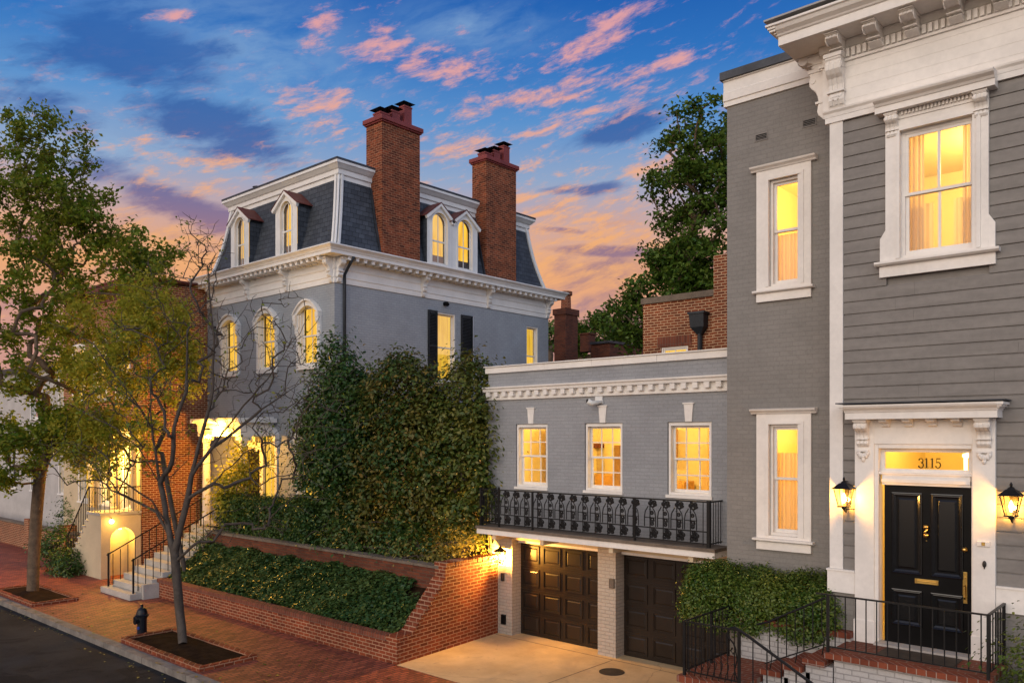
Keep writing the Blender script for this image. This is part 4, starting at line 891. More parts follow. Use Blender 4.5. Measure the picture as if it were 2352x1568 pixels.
path = sc0[:0] + [(x_a - .13, YL0 + .05, z_a + .02), (x_a - .05, YL0 + .05, z_a + .035), (x_a + .03, YL0 + .05, z_a + .0), (x_a + .15, YL0 + .05, z_a - .06), (x_a + 2.1, YL0 + .05, z_a - .06 + slope * 1.95)]
MB().tube(path, .02, 8).build('top_rail', 'iron', HR)
nw = MB(); nw.box(x_a - .018, x_a + .018, YL0 + .03, YL0 + .066, ZL - .1, z_a + .0); nw.build('newel_post', 'iron', HR)
m = MB()
for s in (1,):
    m.tube([(x_a - .13, YL0 + .05, z_a + .02), (x_a - .17, YL0 + .05, z_a - .04), (x_a - .15, YL0 + .05, z_a - .12), (x_a - .08, YL0 + .05, z_a - .19), (x_a - .05, YL0 + .05, z_a - .27), (x_a - .09, YL0 + .05, z_a - .33), (x_a - .13, YL0 + .05, z_a - .29), (x_a - .10, YL0 + .05, z_a - .25)], .013, 6)
    m.tube([(x_a - .06, YL0 + .05, z_a - .25), (x_a - .03, YL0 + .05, z_a - .4), (x_a - .07, YL0 + .05, z_a - .55), (x_a - .03, YL0 + .05, z_a - .68), (x_a, YL0 + .05, z_a - .72)], .011, 6)
m.build('scroll', 'iron', HR)
for i in range(9):
    x = x_a + .2 + i * .2; zt_ = z_a - .06 + slope * (x - x_a - .15); MB().tube([(x, YL0 + .05, zt_ - .72), (x, YL0 + .05, zt_)], .009, 6).build('baluster', 'iron', HR)

# ------------------------------------------------------------------ mansard house
MH = thing('mansard_house', 'blue-grey brick house with a slate mansard roof, arched dormers and two tall brick chimneys', 'house', (-23.6, 19, 1.6))
TH, TX = front(YH), side(XH)
ZF0, ZE = 9.22, 10.16                                # foot of the frieze, top of the eaves
WX = [-21.2, -23.5, -25.8]; WW = .50                  # centres and half width of the street windows
uz0, uz1 = 6.78, 8.62; lz0, lz1 = 2.35, 4.92
holes = [(x - WW, x + WW, uz0, uz1) for x in WX] + [(x - WW, x + WW, lz0, lz1) for x in WX[:2]]
y1, y2, y3, y4 = (ya(u, XH) for u in (1004, 1037, 1209, 1236))
y2 = y1 + .85; szt, szb = 8.76, 6.45
sholes = [(y1, y2, szb, szt), (y3, y4, szb + .1, szt), (y1, y2, 2.6, 4.8)]
m = MB(TH); m.facade(XHL, XH, .2, ZF0 + .1, holes, 0, .2); m.T = TX; m.facade(YH, YHB, .2, ZF0 + .1, sholes, 0, .2); m.T = None
m.quad((XHL, YHB, .2), (XH, YHB, .2), (XH, YHB, ZF0), (XHL, YHB, ZF0)); m.quad((XHL, YH, .2), (XHL, YHB, .2), (XHL, YHB, ZF0), (XHL, YH, ZF0))
m.build('brick_wall', 'grey_brick_blue', MH)
# frieze and eaves on both faces
def belt(prof, name, mat, par, bevel=0):
    """a moulding profile (d, z) carried round the street face and the +X face"""
    m = MB(); n = len(prof)
    V = [(XHL - .3, YH - d, z) for d, z in prof] + [(XH + d, YH - d, z) for d, z in prof] + [(XH + d, YHB + d, z) for d, z in prof] + [(XHL - .3, YHB + d, z) for d, z in prof]
    m.add(V, [(k * n + i, k * n + (i + 1) % n, (k + 1) * n + (i + 1) % n, (k + 1) * n + i) for k in range(3) for i in range(n - 1)])
    return m.build(name, mat, par)
belt([(0, ZF0 - .06), (.03, ZF0 - .06), (.03, ZF0 + .09), (.05, ZF0 + .11), (.05, ZF0 + .15), (.03, ZF0 + .155), (.03, ZF0 + .33), (.045, ZF0 + .34), (.06, ZF0 + .38), (.03, ZF0 + .39), (.03, ZF0 + .57), (.06, ZF0 + .60), (.07, ZF0 + .66), (.05, ZF0 + .66)], 'frieze', 'house_white', MH)
eav = belt([(.02, ZE - .27), (.46, ZE - .25), (.46, ZE - .15), (.48, ZE - .145), (.50, ZE - .10), (.56, ZE - .04), (.58, ZE - .03), (.58, ZE), (.56, ZE + .015), (-.1, ZE + .06)], 'eaves_cornice', 'house_white', MH)
MB().quad((XHL - .3, YH - .55, ZE + .016), (XH + .55, YH - .55, ZE + .016), (XH + .2, YH - .2, ZE + .05), (XHL - .3, YH - .2, ZE + .05)).quad((XH + .55, YH - .55, ZE + .018), (XH + .55, YHB + .55, ZE + .018), (XH + .2, YHB, ZE + .05), (XH + .2, YH - .2, ZE + .05)).build('gutter', 'roof_metal', eav)
mo = MB(TH).box(-.055, .055, .05, .40, ZE - .36, ZE - .262).box(-.07, .07, .05, .42, ZE - .285, ZE - .261)
mo.v = [(p[0] + XH - .25, p[1], p[2]) for p in mo.v]; mo1 = mo.build('modillion', 'house_white', eav)
for i in range(1, 26): dupe(mo1, None, (-.285 * i, 0, 0))
mo = MB(TX).box(YH + .25 - .055, YH + .25 + .055, .05, .40, ZE - .36, ZE - .262).box(YH + .25 - .07, YH + .25 + .07, .05, .42, ZE - .285, ZE - .261); mo2 = mo.build('modillion', 'house_white', eav)
for i in range(1, 34): dupe(mo2, None, (0, .295 * i, 0))
def hb(T, a):
    o = console(T, a, .17, ZE - .27, .62, .30, 'bracket', 'house_white', MH)
    d = MB(T); d.prism([(.03, ZE - 1.0), (.07, ZE - .97), (.10, ZE - .90), (.10, ZE - .86), (.03, ZE - .85)], a - .07, a + .07, 0); d.build('bracket_drop', 'house_white', o)
    return o
b0 = hb(TH, XH - .12)
for x in (-22.35, -24.65, -26.95): dupe(b0, None, (x - (XH - .12), 0, 0))
b1 = hb(TX, YH + .12)
for y in (ya(975, XH + .1), ya(1125, XH + .1), YHB - .1): dupe(b1, None, (0, y - YH - .12, 0))
# mansard
AB, AT, ZM0, ZM1 = .05, .58, ZE + .03, 12.62
def mpt(x, y, top):                                   # corner of the mansard
    a = AT if top else AB
    return (x + (a if x == XHL else -a), y + (a if y == YH else -a), ZM1 if top else ZM0)
cs = [(XHL, YH), (XH, YH), (XH, YHB), (XHL, YHB)]
m = MB()
for i in range(4):
    p, q = cs[i], cs[(i + 1) % 4]; n = 5
    P = lambda c, t: tuple(mpt(*c, 0)[k] + (mpt(*c, 1)[k] - mpt(*c, 0)[k]) * t + ((0 if k == 2 else (-.07 * math.sin(PI * t)) * (-1 if (k == 0 and c[0] == XHL) or (k == 1 and c[1] == YH) else 1))) for k in range(3))
    for j in range(n): m.quad(P(p, j / n), P(q, j / n), P(q, (j + 1) / n), P(p, (j + 1) / n))
rf = m.build('mansard_roof', 'slate', MH)
for c, o_ in ((cs[0], None), (cs[1], None), (cs[2], None)):
    h = MB(); a, b = mpt(*c, 0), mpt(*c, 1); sx = 1 if c[0] == XH else -1; sy = -1 if c[1] == YH else 1
    n = 6
    for ex, ey, sh in ((1, 0, .12), (0, 1, .12)):
        pts = []
        for i in range(n + 1):
            t = i / n; w_ = -.07 * math.sin(PI * t)
            pts.append((a[0] + (b[0] - a[0]) * t + sx * (w_ + .02) - ex * sx * sh, a[1] + (b[1] - a[1]) * t + sy * (w_ + .02) - ey * sy * sh, a[2] + (b[2] - a[2]) * t))
        h.tube(pts, .055, 4)
    h.tube([(a[0] + (b[0] - a[0]) * i / n + sx * (-.07 * math.sin(PI * i / n) + .01), a[1] + (b[1] - a[1]) * i / n + sy * (-.07 * math.sin(PI * i / n) + .01), a[2] + (b[2] - a[2]) * i / n) for i in range(n + 1)], .035, 6)
    h.build('hip_trim', 'house_white', MH)
m = MB(); pr = [(-.02, ZM1 - .20), (.0, ZM1 - .20), (.0, ZM1 - .02), (.05, ZM1 + .0), (.05, ZM1 + .14), (.09, ZM1 + .16), (.18, ZM1 + .26), (.21, ZM1 + .28), (.21, ZM1 + .36), (-.3, ZM1 + .42)]
n = len(pr); off = AT - .02
V = []
for (x, y) in (cs[0], cs[1], cs[2], cs[3]):
    for d, z in pr: V.append((x + (off - d if x == XHL else -(off - d)), y + (off - d if y == YH else -(off - d)), z))
m.add(V, [(k * n + i, k * n + i + 1, ((k + 1) % 4) * n + i + 1, ((k + 1) % 4) * n + i) for k in range(4) for i in range(n - 1)])
m.build('roof_cornice', 'house_white', MH)
e = AT - .24
MB().box(XHL + e, XH - e, YH + e, YHB - e, ZM1 + .365, ZM1 + .43).build('flat_roof', 'roof_metal', MH)
MB().lathe((-25.3, 15.2, ZM1 + .43), [(.12, 0), (.12, .16), (.16, .17), (.02, .22)], 10).build('roof_vent', 'roof_metal', MH)

def seg_pts(a0, a1, zs, rise, n=14):                   # a flatter segmental arch
    return [(a0 + (a1 - a0) * i / n, zs + rise * (1 - (2 * i / n - 1) ** 2)) for i in range(n + 1)]
def arch_pts(a0, a1, zs, rise, n=14):                  # points of an arch from (a0, zs) to (a1, zs)
    c, r = (a0 + a1) / 2, (a1 - a0) / 2
    return [(c + r * math.cos(PI - PI * i / n), zs + rise * math.sin(PI * i / n)) for i in range(n + 1)]
def dormer(T, a, w, z0, zs, lit, back=1.05, par=MH, d0=.02, w0=.30, double=False):
    """arched sash under a gable; a centre, w half width of the face, zs the springing of the arch"""
    zap = zs + w0 * 1.05 + .29; ze = zs + w0 * .55 + .02
    m = MB(T); inn = arch_pts(a - w0, a + w0, zs, w0 * 1.05)
    outer = [(a - w, z0), (a - w, ze)] + [(a, zap)] + [(a + w, ze), (a + w, z0)]
    # face: strips left and right of the opening and above it
    L = [(a - w, z0), (a - w0, z0)]; 
    for s in (-1, 1):
        q = [(a + s * w, z0), (a + s * w0, z0), (a + s * w0, zs), (a + s * w, zs)]; m.quad(*[(x, d0, z) for x, z in q])
    top = inn; n = len(top)
    def roofz(x): return zap - (zap - ze) * abs(x - a) / w
    for i in range(n - 1):
        (x0, z_0), (x1, z_1) = top[i], top[i + 1]; m.quad((x0, d0, z_0), (x1, d0, z_1), (x1, d0, roofz(x1)), (x0, d0, roofz(x0)))
    for s in (-1, 1): m.quad((a + s * w, d0, zs), (a + s * w0, d0, zs), (a + s * w0, d0, roofz(a + s * w0)), (a + s * w, d0, ze))
    for (x0, z_0), (x1, z_1) in zip(inn[:-1], inn[1:]): m.quad((x0, d0, z_0), (x1, d0, z_1), (x1, d0 - .1, z_1), (x0, d0 - .1, z_0))
    for s in (-1, 1): m.quad((a + s * w0, d0, z0), (a + s * w0, d0, zs), (a + s * w0, d0 - .1, zs), (a + s * w0, d0 - .1, z0))
    ro = [(x - .0, z) for x, z in arch_pts(a - w0 - .05, a + w0 + .05, zs, w0 * 1.05 + .05)]
    for i in range(len(inn) - 1):                       # architrave bead
        m.add([(ro[i][0], d0, ro[i][1]), (ro[i + 1][0], d0, ro[i + 1][1]), (inn[i + 1][0], d0, inn[i + 1][1]), (inn[i][0], d0, inn[i][1]),
               (ro[i][0], d0 + .025, ro[i][1]), (ro[i + 1][0], d0 + .025, ro[i + 1][1]), (inn[i + 1][0], d0 + .025, inn[i + 1][1]), (inn[i][0], d0 + .025, inn[i][1])], [(4, 5, 6, 7), (0, 1, 5, 4), (2, 3, 7, 6)])
    m.box(a - w0 - .05, a - w0, d0, d0 + .025, z0, zs); m.box(a + w0, a + w0 + .05, d0, d0 + .025, z0, zs)
    m.box(a - w - .04, a + w + .04, d0, d0 + .07, z0 - .06, z0 - .001); m.box(a - w0, a + w0, d0 - .1, d0 + .03, z0, z0 + .07)
    for s in (-1, 1):                                   # raking boards
        m.add([(a, d0, zap + .02), (a, d0 + .09, zap + .02), (a + s * (w + .10), d0 + .09, ze - .06), (a + s * (w + .10), d0, ze - .06), (a, d0, zap - .08), (a, d0 + .09, zap - .08), (a + s * (w + .05), d0 + .09, ze - .15), (a + s * (w + .05), d0, ze - .15)],
              [(0, 1, 2, 3), (4, 5, 6, 7), (1, 2, 6, 5), (2, 3, 7, 6)])
    dm = m.build('dormer', 'house_white', par)
    for s in (-1, 1): MB(T).quad((a + s * w, d0 - .01, z0), (a + s * w, -back, z0), (a + s * w, -back, ze), (a + s * w, d0 - .01, ze)).build('dormer_cheek', 'slate', dm)
    r = MB(T)
    for s in (-1, 1): r.add([(a, d0 + .10, zap + .025), (a, -back, zap + .025), (a + s * (w + .12), -back, ze - .06), (a + s * (w + .12), d0 + .10, ze - .06), (a, d0 + .10, zap + .055), (a, -back, zap + .055), (a + s * (w + .12), -back, ze - .03), (a + s * (w + .12), d0 + .10, ze - .03)],
                            [(0, 1, 2, 3), (4, 5, 6, 7), (0, 3, 7, 4), (2, 3, 7, 6)])
    r.build('dormer_roof', 'red_metal', dm)
    s_ = MB(T); ds = d0 - .08; zm = z0 + (zs + w0 - z0) * .47
    inn2 = arch_pts(a - w0 + .045, a + w0 - .045, zs, w0 * 1.05 - .045)
    for i in range(len(inn) - 1): s_.quad((inn[i][0], ds, inn[i][1]), (inn[i + 1][0], ds, inn[i + 1][1]), (inn2[i + 1][0], ds, inn2[i + 1][1]), (inn2[i][0], ds, inn2[i][1]))
    s_.box(a - w0, a - w0 + .045, ds - .02, ds, z0, zs); s_.box(a + w0 - .045, a + w0, ds - .02, ds, z0, zs); s_.box(a - w0, a + w0, ds - .02, ds + .005, zm - .025, zm + .025); s_.box(a - .014, a + .014, ds - .015, ds, z0, zs + w0); s_.box(a - w0, a + w0, ds - .02, ds, z0, z0 + .12)
    s_.build('sash', 'house_white', dm)
    g_ = MB(T); g_.quad(*[(x, ds - .012, z) for x, z in [(a - w0, z0)] + inn + [(a + w0, z0)]]); g_.build('pane', 'window_glass', dm)
    b = MB(T); b.quad(*[(x, ds - .14, z) for x, z in [(a - w0 - .0, z0)] + inn + [(a + w0, z0)]]); b.build('blind', lit, dm)
    return dm
dormer(TH, xa(658.5, YH), .61, 10.30, 11.70, 'lit_window', w0=.31, back=.62)
dormer(TH, xa(552, YH), .58, 10.30, 11.70, 'lit_window', w0=.30, back=.62)
ys = [ya(u, XH) for u in (980, 1009.6, 1037, 1067, 1096)]
dormer(TX, (ys[0] + ys[2]) / 2, (ys[2] - ys[0]) / 2, 10.30, 11.70, 'lit_window', w0=.35, back=.62); dormer(TX, (ys[2] + ys[4]) / 2, (ys[4] - ys[2]) / 2 - .005, 10.30, 11.70, 'lit_window', w0=.35, back=.62)
# chimneys
def chimney(y0, y1, d0, zt):
    m = MB(); m.box(XH - d0, XH - .02, y0, y1, 9.9, zt); c = m.build('chimney', 'chimney_brick', MH)
    k = MB(); k.box(XH - d0 - .05, XH + .03, y0 - .05, y1 + .05, zt + .0, zt + .05); k.box(XH - d0 - .09, XH + .07, y0 - .09, y1 + .09, zt + .05, zt + .20); k.build('chimney_cap', 'chimney_red', c, bevel=.02)
    xm = XH - d0 / 2
    for t, s, hh in ((.18, .22, .16), (.48, .2, .36), (.80, .2, .66)):
        y = y0 + (y1 - y0) * t; p = MB(); p.box(xm - s - .02, xm + s + .02, y - s - .02, y + s + .02, zt + .20, zt + .24); p.box(xm - s * .8, xm + s * .8, y - s * .8, y + s * .8, zt + .24, zt + .20 + hh)
        p.box(xm - s * .88, xm + s * .88, y - s * .88, y + s * .88, zt + .19 + hh, zt + .24 + hh); po = p.build('chimney_pot', 'chimney_red', c)
        q = MB()
        for sx in (-1, 1):
            for sy in (-1, 1): q.box(xm + sx * s * .6 - .015, xm + sx * s * .6 + .015, y + sy * s * .6 - .015, y + sy * s * .6 + .015, zt + .24 + hh, zt + .34 + hh)
        zz = zt + .34 + hh; e = s * 1.25
        q.add([(xm - e, y - e, zz), (xm + e, y - e, zz), (xm + e, y + e, zz), (xm - e, y + e, zz), (xm, y, zz + .10)], [(0, 1, 2, 3), (0, 1, 4), (1, 2, 4), (2, 3, 4), (3, 0, 4)]); q.build('rain_cap', 'black_paint', po)
    for y_ in (y0 - .03, y1 + .03): MB(TX).tube([(y_, -.02, ZE + .05), (y_, -.30, ZE + 1.2), (y_, -.52, ZM1 - .2)], .03, 4).build('flashing', 'roof_metal', c)
chimney(ya(876, XH - .05), ya(963, XH - .05), .80, 14.44); chimney(ya(1115.5, XH - .05), ya(1184, XH - .05), .72, 14.40)
# street windows with arched hoods
def hood_window(x, z0, z1):
    w = sash_window(TH, MH, x - WW, x + WW, z0, z1, 2, (1, 1), casing=.0, frame=False, sill=True, lit='lit_window', rec=.10, matf='house_white', sillproud=.10, sillh=.12)
    f = MB(TH); zs = z1 - .26
    up = seg_pts(x - WW - .02, x + WW + .02, zs, .24); 
    for (p, q) in zip(up[:-1], up[1:]): f.quad((p[0], -.045, p[1]), (q[0], -.045, q[1]), (q[0], -.045, z1 + .02), (p[0], -.045, z1 + .02))
    f.ring(x - WW - .10, x + WW + .10, z0 - .06, zs, .12, -.06, .05, wb=0, wt=0); f.build('casing', 'house_white', w)
    h = MB(TH); i0 = seg_pts(x - WW - .02, x + WW + .02, zs, .24); o0 = seg_pts(x - WW - .15, x + WW + .15, zs + .0, .39); o1 = seg_pts(x - WW - .19, x + WW + .19, zs, .445)
    for i in range(len(i0) - 1):
        for (A, B, da, db) in ((i0, o0, .10, .10), (o0, o1, .17, .17)):
            h.add([(A[i][0], -.02, A[i][1]), (A[i + 1][0], -.02, A[i + 1][1]), (B[i + 1][0], -.02, B[i + 1][1]), (B[i][0], -.02, B[i][1]), (A[i][0], da, A[i][1]), (A[i + 1][0], da, A[i + 1][1]), (B[i + 1][0], db, B[i + 1][1]), (B[i][0], db, B[i][1])],
                  [(4, 5, 6, 7), (0, 1, 5, 4), (2, 3, 7, 6)])
    for s in (-1, 1): h.box(min(x + s * (WW + .02), x + s * (WW + .17)), max(x + s * (WW + .02), x + s * (WW + .17)), -.02, .15, zs - .12, zs + .002)
    hd = h.build('hood', 'house_white', w)
    for s in (-1, 1): console(TH, x + s * (WW + .09), .13, zs - .122, .52, .14, 'console', 'house_white', w)
for x in WX: hood_window(x, uz0, uz1)
for x in WX[:2]: hood_window(x, lz0, lz1)
# side windows, shutters, pipe
sash_window(TX, MH, y1, y2, szb, szt, 1, (1, 1), casing=.0, frame=False, lit='lit_blind', matf='house_white', rec=.12, sill=True)
sash_window(TX, MH, y3, y4, szb + .1, szt, 1, (1, 1), casing=.0, frame=False, lit='lit_blind', matf='house_white', rec=.12, sill=True)
sash_window(TX, MH, y1, y2, 2.6, 4.8, 1, (1, 1), casing=.0, frame=False, lit='lit_blind', matf='house_white', rec=.12, sill=True)
for a0, a1 in ((ya(982, XH), y1 - .02), (ya(1058, XH), ya(1084, XH))):
    s = MB(TX); s.ring(a0, a1, szb - .02, szt + .03, .05, .01, .055); s.box(a0, a1, .01, .05, (szb + szt) / 2 - .03, (szb + szt) / 2 + .03)
    z = szb + .05
    while z < szt - .03: s.prism([(.012, z), (.045, z - .025), (.048, z - .015), (.015, z + .012)], a0 + .05, a1 - .05, 0); z += .05
    s.build('shutter', 'shutter_paint', MH)
MB(TX).box(ya(1084, XH) + .01, ya(1084, XH) + .05, .0, .03, szb, szt + .02).build('shutter_trim', 'house_white', MH)
ydp = ya(790.7, XH + .05)
MB(TX).tube([(ydp + .05, .45, ZE - .26), (ydp + .05, .20, ZE - .5), (ydp, .07, ZE - .75), (ydp, .06, 1.7)], .045, 8).build('downpipe', 'dark_metal', MH, smooth=True)
MB(TX).lathe((0, 0, 0), [(.001, -.09)], 3) if False else None
yv, zv = ya(1021, XH), za(1021, 698, X=XH); MB(TX).tube([(yv, .0, zv), (yv, .12, zv), (yv, .16, zv - .05)], [.07, .07, .065], 10).build('vent_pipe', 'black_paint', MH)
# low wing between this house and the garage
WG = MB(); WG.T = front(18.2); WG.facade(XH, -12.9, 1.5, 4.3, [(-18.6, -17.6, 2.3, 3.9), (-16.4, -15.4, 2.3, 3.9), (-14.6, -13.8, 1.6, 3.9)], 0, .15)
wg_ = WG.build('rear_wing', 'cream_paint', MH)
MB(front(18.2)).box(XH, -12.9, -3, .15, 4.303, 4.42).build('wing_roof', 'red_metal', wg_)
for a, b, z0, z1 in ((-18.6, -17.6, 2.3, 3.9), (-16.4, -15.4, 2.3, 3.9), (-14.6, -13.8, 1.6, 3.9)):
    MB(front(18.2)).ring(a, b, z0, z1, .06, -.1, .03).box((a + b) / 2 - .015, (a + b) / 2 + .015, -.09, -.05, z0, z1).build('window', 'house_white', wg_)
    MB(front(18.2)).quad((a, -.12, z0), (b, -.12, z0), (b, -.12, z1), (a, -.12, z1)).build('pane', 'lit_window', wg_)
# portico
PO = thing('portico', 'white columned entrance portico of the mansard house, brightly lit inside', 'portico', (-24.4, 13.9, 1.72))
px0, px1, py0 = -25.75, -23.05, 13.3; ZPF = 1.72
m = MB(front(py0)); m.prism([(-1.15, 4.62), (.02, 4.62), (.02, 4.78), (.04, 4.79), (.04, 4.98), (.06, 5.0), (.10, 5.05), (.18, 5.10), (.20, 5.14), (.20, 5.19), (-1.15, 5.24)], px0, px1, 0)
m.box(px1, px1 + .02, -1.15, .04, 4.62, 5.0); m.box(px1, px1 + .18, -1.15, .2, 5.05, 5.19); m.box(px0 - .18, px0, -1.15, .2, 5.05, 5.19)
ent = m.build('entablature', 'house_white', PO)
for x in (px0 + .18, px1 - .18):
    c = MB(); c.box(x - .17, x + .17, py0 + .02, py0 + .36, ZPF, ZPF + .12); c.lathe((x, py0 + .19, ZPF), [(.15, .12), (.15, .16), (.13, .18), (.125, 1.4), (.108, 2.66), (.125, 2.68), (.14, 2.74), (.15, 2.78)], 16); c.box(x - .17, x + .17, py0 + .02, py0 + .36, ZPF + 2.78, ZPF + 2.9); c.build('column', 'house_white', PO)
MB().box(px0 - .1, px1 + .1, py0 - .2, YH, .2, ZPF).build('porch_floor', 'stone_step', PO)
d = MB(TH); d.box(-24.95, -23.85, .02, .06, ZPF, 4.2); d.build('house_door', 'black_paint', PO); MB(TH).ring(-25.15, -23.65, ZPF, 4.4, .2, .0, .08, wb=0).build('door_frame', 'house_white', PO)
MB(TH).box(-24.95, -23.85, .0, .03, 4.0, 4.2).build('transom_window', 'lit_window', PO)
PL = thing('hanging_lantern', 'bright lantern hanging before the white portico of the mansard house', 'lantern', (-24.35, 12.9, 4.4))
MB().tube([(-24.35, 13.22, 4.98), (-24.35, 12.9, 5.02), (-24.35, 12.9, 4.86)], .014, 6).lathe((-24.35, 12.9, 4.78), [(.02, .10), (.13, .06), (.14, .04), (.02, .04)], 8).lathe((-24.35, 12.9, 4.46), [(.02, -.04), (.08, .0), (.02, .01)], 8).build('frame', 'iron', PL)
MB().lathe((-24.35, 12.9, 4.48), [(.08, 0), (.13, .3)], 8).build('glass', 'lamp_glass', PL); MB().sphere((-24.35, 12.9, 4.62), .06, 9).build('bulb', 'bulb', PL, smooth=True)
plight('lamp_light', PL, (-24.35, 12.9, 4.62), 540, (1, .50, .07), .08)
# entrance steps with railings
ES = thing('entrance_steps', 'grey stone steps rising from the brick pavement to the mansard house portico', 'steps', (-24.2, 10, 0))
sx0, sx1 = -25.1, -23.22
for i in range(10):
    MB().box(sx0 - (.12 if i == 0 else 0), sx1 + (.0), 10.0 + i * .31 - .03, 10.0 + (i + 1) * .31, i * .172, (i + 1) * .172).build('step', 'stone_step', ES, bevel=.01)
MB().box(sx1 + .003, sx1 + .12, 10.30, 13.1, 0, .42).build('cheek_block', 'stone_step', ES)
MB().box(sx0, sx1, 13.1, 13.3, 0, 1.72).build('landing', 'stone_step', ES)
for xx_, lab, y0_ in ((sx0 + .08, 'black iron railing on the left side of the stone entrance steps', 10.12), (sx1 - .12, 'black iron railing on the right side of the stone entrance steps, nearer the hydrant', 10.12)):
    Q = thing('step_railing', lab, 'railing', (xx_, y0_, .17), 'railings of the stone entrance steps')
    z0_, z1_ = .17, 1.72; y1_ = 13.0
    MB().tube([(xx_, y0_ - .05, z0_ + .93), (xx_, y1_, z1_ + .86)], .02, 6).build('top_rail', 'iron', Q)
    MB().box(xx_ - .022, xx_ + .022, y0_ - .02, y0_ + .022, z0_, z0_ + 1.0).build('post', 'iron', Q); MB().box(xx_ - .022, xx_ + .022, y1_ - .02, y1_ + .022, z1_ - .1, z1_ + .9).build('post', 'iron', Q)
    for i in range(13):
        t = (i + .6) / 13.2; y = y0_ + (y1_ - y0_) * t; z = z0_ + (z1_ - z0_) * t; MB().box(xx_ - .009, xx_ + .009, y - .009, y + .009, z - .02, z + .89).build('baluster', 'iron', Q)
GF = thing('garden_railing', 'black iron railing of the raised garden beside the portico', 'railing', (-21.8, 13.9, 1.6))
MB().box(-22.9, -20.2, 13.88, 13.92, 2.55, 2.58).box(-22.9, -20.2, 13.89, 13.91, 1.72, 1.74).build('top_rail', 'iron', GF); rail_seg(GF, (-22.85, 13.9, 1.6), (-20.2, 13.9, 1.6), 22, .12, .95, .010)

# ------------------------------------------------------------------ retaining walls and planted bank
LW = thing('retaining_wall', 'low red brick wall along the pavement in front of the ivy bank', 'wall', (-17.9, YP, 0))
MB().box(XP0, XP1 - .333, YP, YP + .22, -.1, .43).build('wall', 'red_brick', LW); MB().box(XP0 - .012, XP1 - .356, YP - .015, YP + .235, .433, .535).build('coping', 'coping_brick', LW)
UW = thing('retaining_wall', 'upper weathered brick wall behind the ivy bank with a stone coping', 'wall', (-17.9, YUP, 0))
MB().box(XP0, XP1 - .33, YUP, YUP + .24, .3, 1.72).build('wall', 'red_brick_old', UW)
cc = MB(); x = XP0 - .02
while x < XP1 - .36: x2 = min(x + .62 + random.random() * .25, XP1 - .34); cc.box(x, x2 - .008, YUP - .035, YUP + .27, 1.723, 1.775 + random.random() * .012); x = x2
cc.build('coping', 'stone_cap', UW)
SW = thing('retaining_wall', 'red brick side wall rising from the pavement corner along the driveway', 'wall', (XP1, 12.4, 0))
prof = [(YP, -.1), (YP, .46), (11.10, .46), (11.22, .50), (12.14, 1.36), (12.22, 1.50), (12.22, 1.76), (YG - .01, 1.74), (YG - .01, -.1)]
SPL = lambda x, y, z: (x - .31 * max(0, y - YP) / (YG - YP), y, z)
MB(SPL).prism(prof, XP1 - .33, XP1, 0).build('wall', 'red_brick', SW)
def cop(pts, th=.09):
    m = MB(SPL)
    for (y0, z0), (y1_, z1_) in zip(pts[:-1], pts[1:]):
        L = math.hypot(y1_ - y0, z1_ - z0); n = max(1, round(L / .083)); ny, nz = -(z1_ - z0) / L, (y1_ - y0) / L
        for i in range(n):
            a, b = i / n + .004 / L, (i + 1) / n - .004 / L; j = random.uniform(-.006, .006); A = (y0 + (y1_ - y0) * a, z0 + (z1_ - z0) * a); B = (y0 + (y1_ - y0) * b, z0 + (z1_ - z0) * b)
            m.prism([A, B, (B[0] + ny * (th + j), B[1] + nz * (th + j)), (A[0] + ny * (th + j), A[1] + nz * (th + j))], XP1 - .35, XP1 + .02 + j, 0)
    return m
cop([(YP - .012, .462), (11.10, .462), (11.22, .502), (12.14, 1.362), (12.22, 1.50)]).build('coping', 'red_brick', SW)
cop([(12.22, 1.763), (YG - .02, 1.743)], .10).build('coping', 'red_brick', SW)
for lab, (x0, x1, y0, y1_) in (('brick-edged tree pit by the hydrant holding the bare tree', (-18.75, -15.15, 7.84, 9.05)), ('brick-edged tree pit by the kerb under the leafy tree at far left', (-27.6, -24.35, 7.84, 9.0))):
    T_ = thing('tree_pit', lab, 'tree pit', ((x0 + x1) / 2, 8.4, 0), 'brick tree pits along the kerb')
    b = MB()
    def run(xa_, ya_, xb_, yb_):
        L = math.hypot(xb_ - xa_, yb_ - ya_); n = round(L / .21)
        for i in range(n):
            p = (xa_ + (xb_ - xa_) * i / n, ya_ + (yb_ - ya_) * i / n); q = (xa_ + (xb_ - xa_) * (i + .95) / n, ya_ + (yb_ - ya_) * (i + .95) / n); h_ = .10 + random.random() * .012; w_ = .05
            if abs(yb_ - ya_) < 1e-6: b.box(min(p[0], q[0]), max(p[0], q[0]), ya_ - w_, ya_ + w_, 0, h_)
            else: b.box(xa_ - w_, xa_ + w_, min(p[1], q[1]), max(p[1], q[1]), 0, h_)
    run(x0, y0 + .06, x1, y0 + .06); run(x0, y1_, x1, y1_); run(x0 + .05, y0 + .12, x0 + .05, y1_ - .06); run(x1 - .05, y0 + .12, x1 - .05, y1_ - .06)
    b.build('brick_edging', 'red_brick', T_)
    s = MB(); nx, ny = 14, 6; rr_ = random.Random(3)
    V = [(x0 + .1 + (x1 - x0 - .2) * i / nx, y0 + .1 + (y1_ - y0 - .15) * j / ny, .05 + .05 * math.sin(PI * i / nx) * math.sin(PI * j / ny) + rr_.uniform(-.012, .012)) for j in range(ny + 1) for i in range(nx + 1)]
    s.add(V, [(j * (nx + 1) + i, j * (nx + 1) + i + 1, (j + 1) * (nx + 1) + i + 1, (j + 1) * (nx + 1) + i) for j in range(ny) for i in range(nx)]); s.build('soil', 'soil', T_, smooth=True)

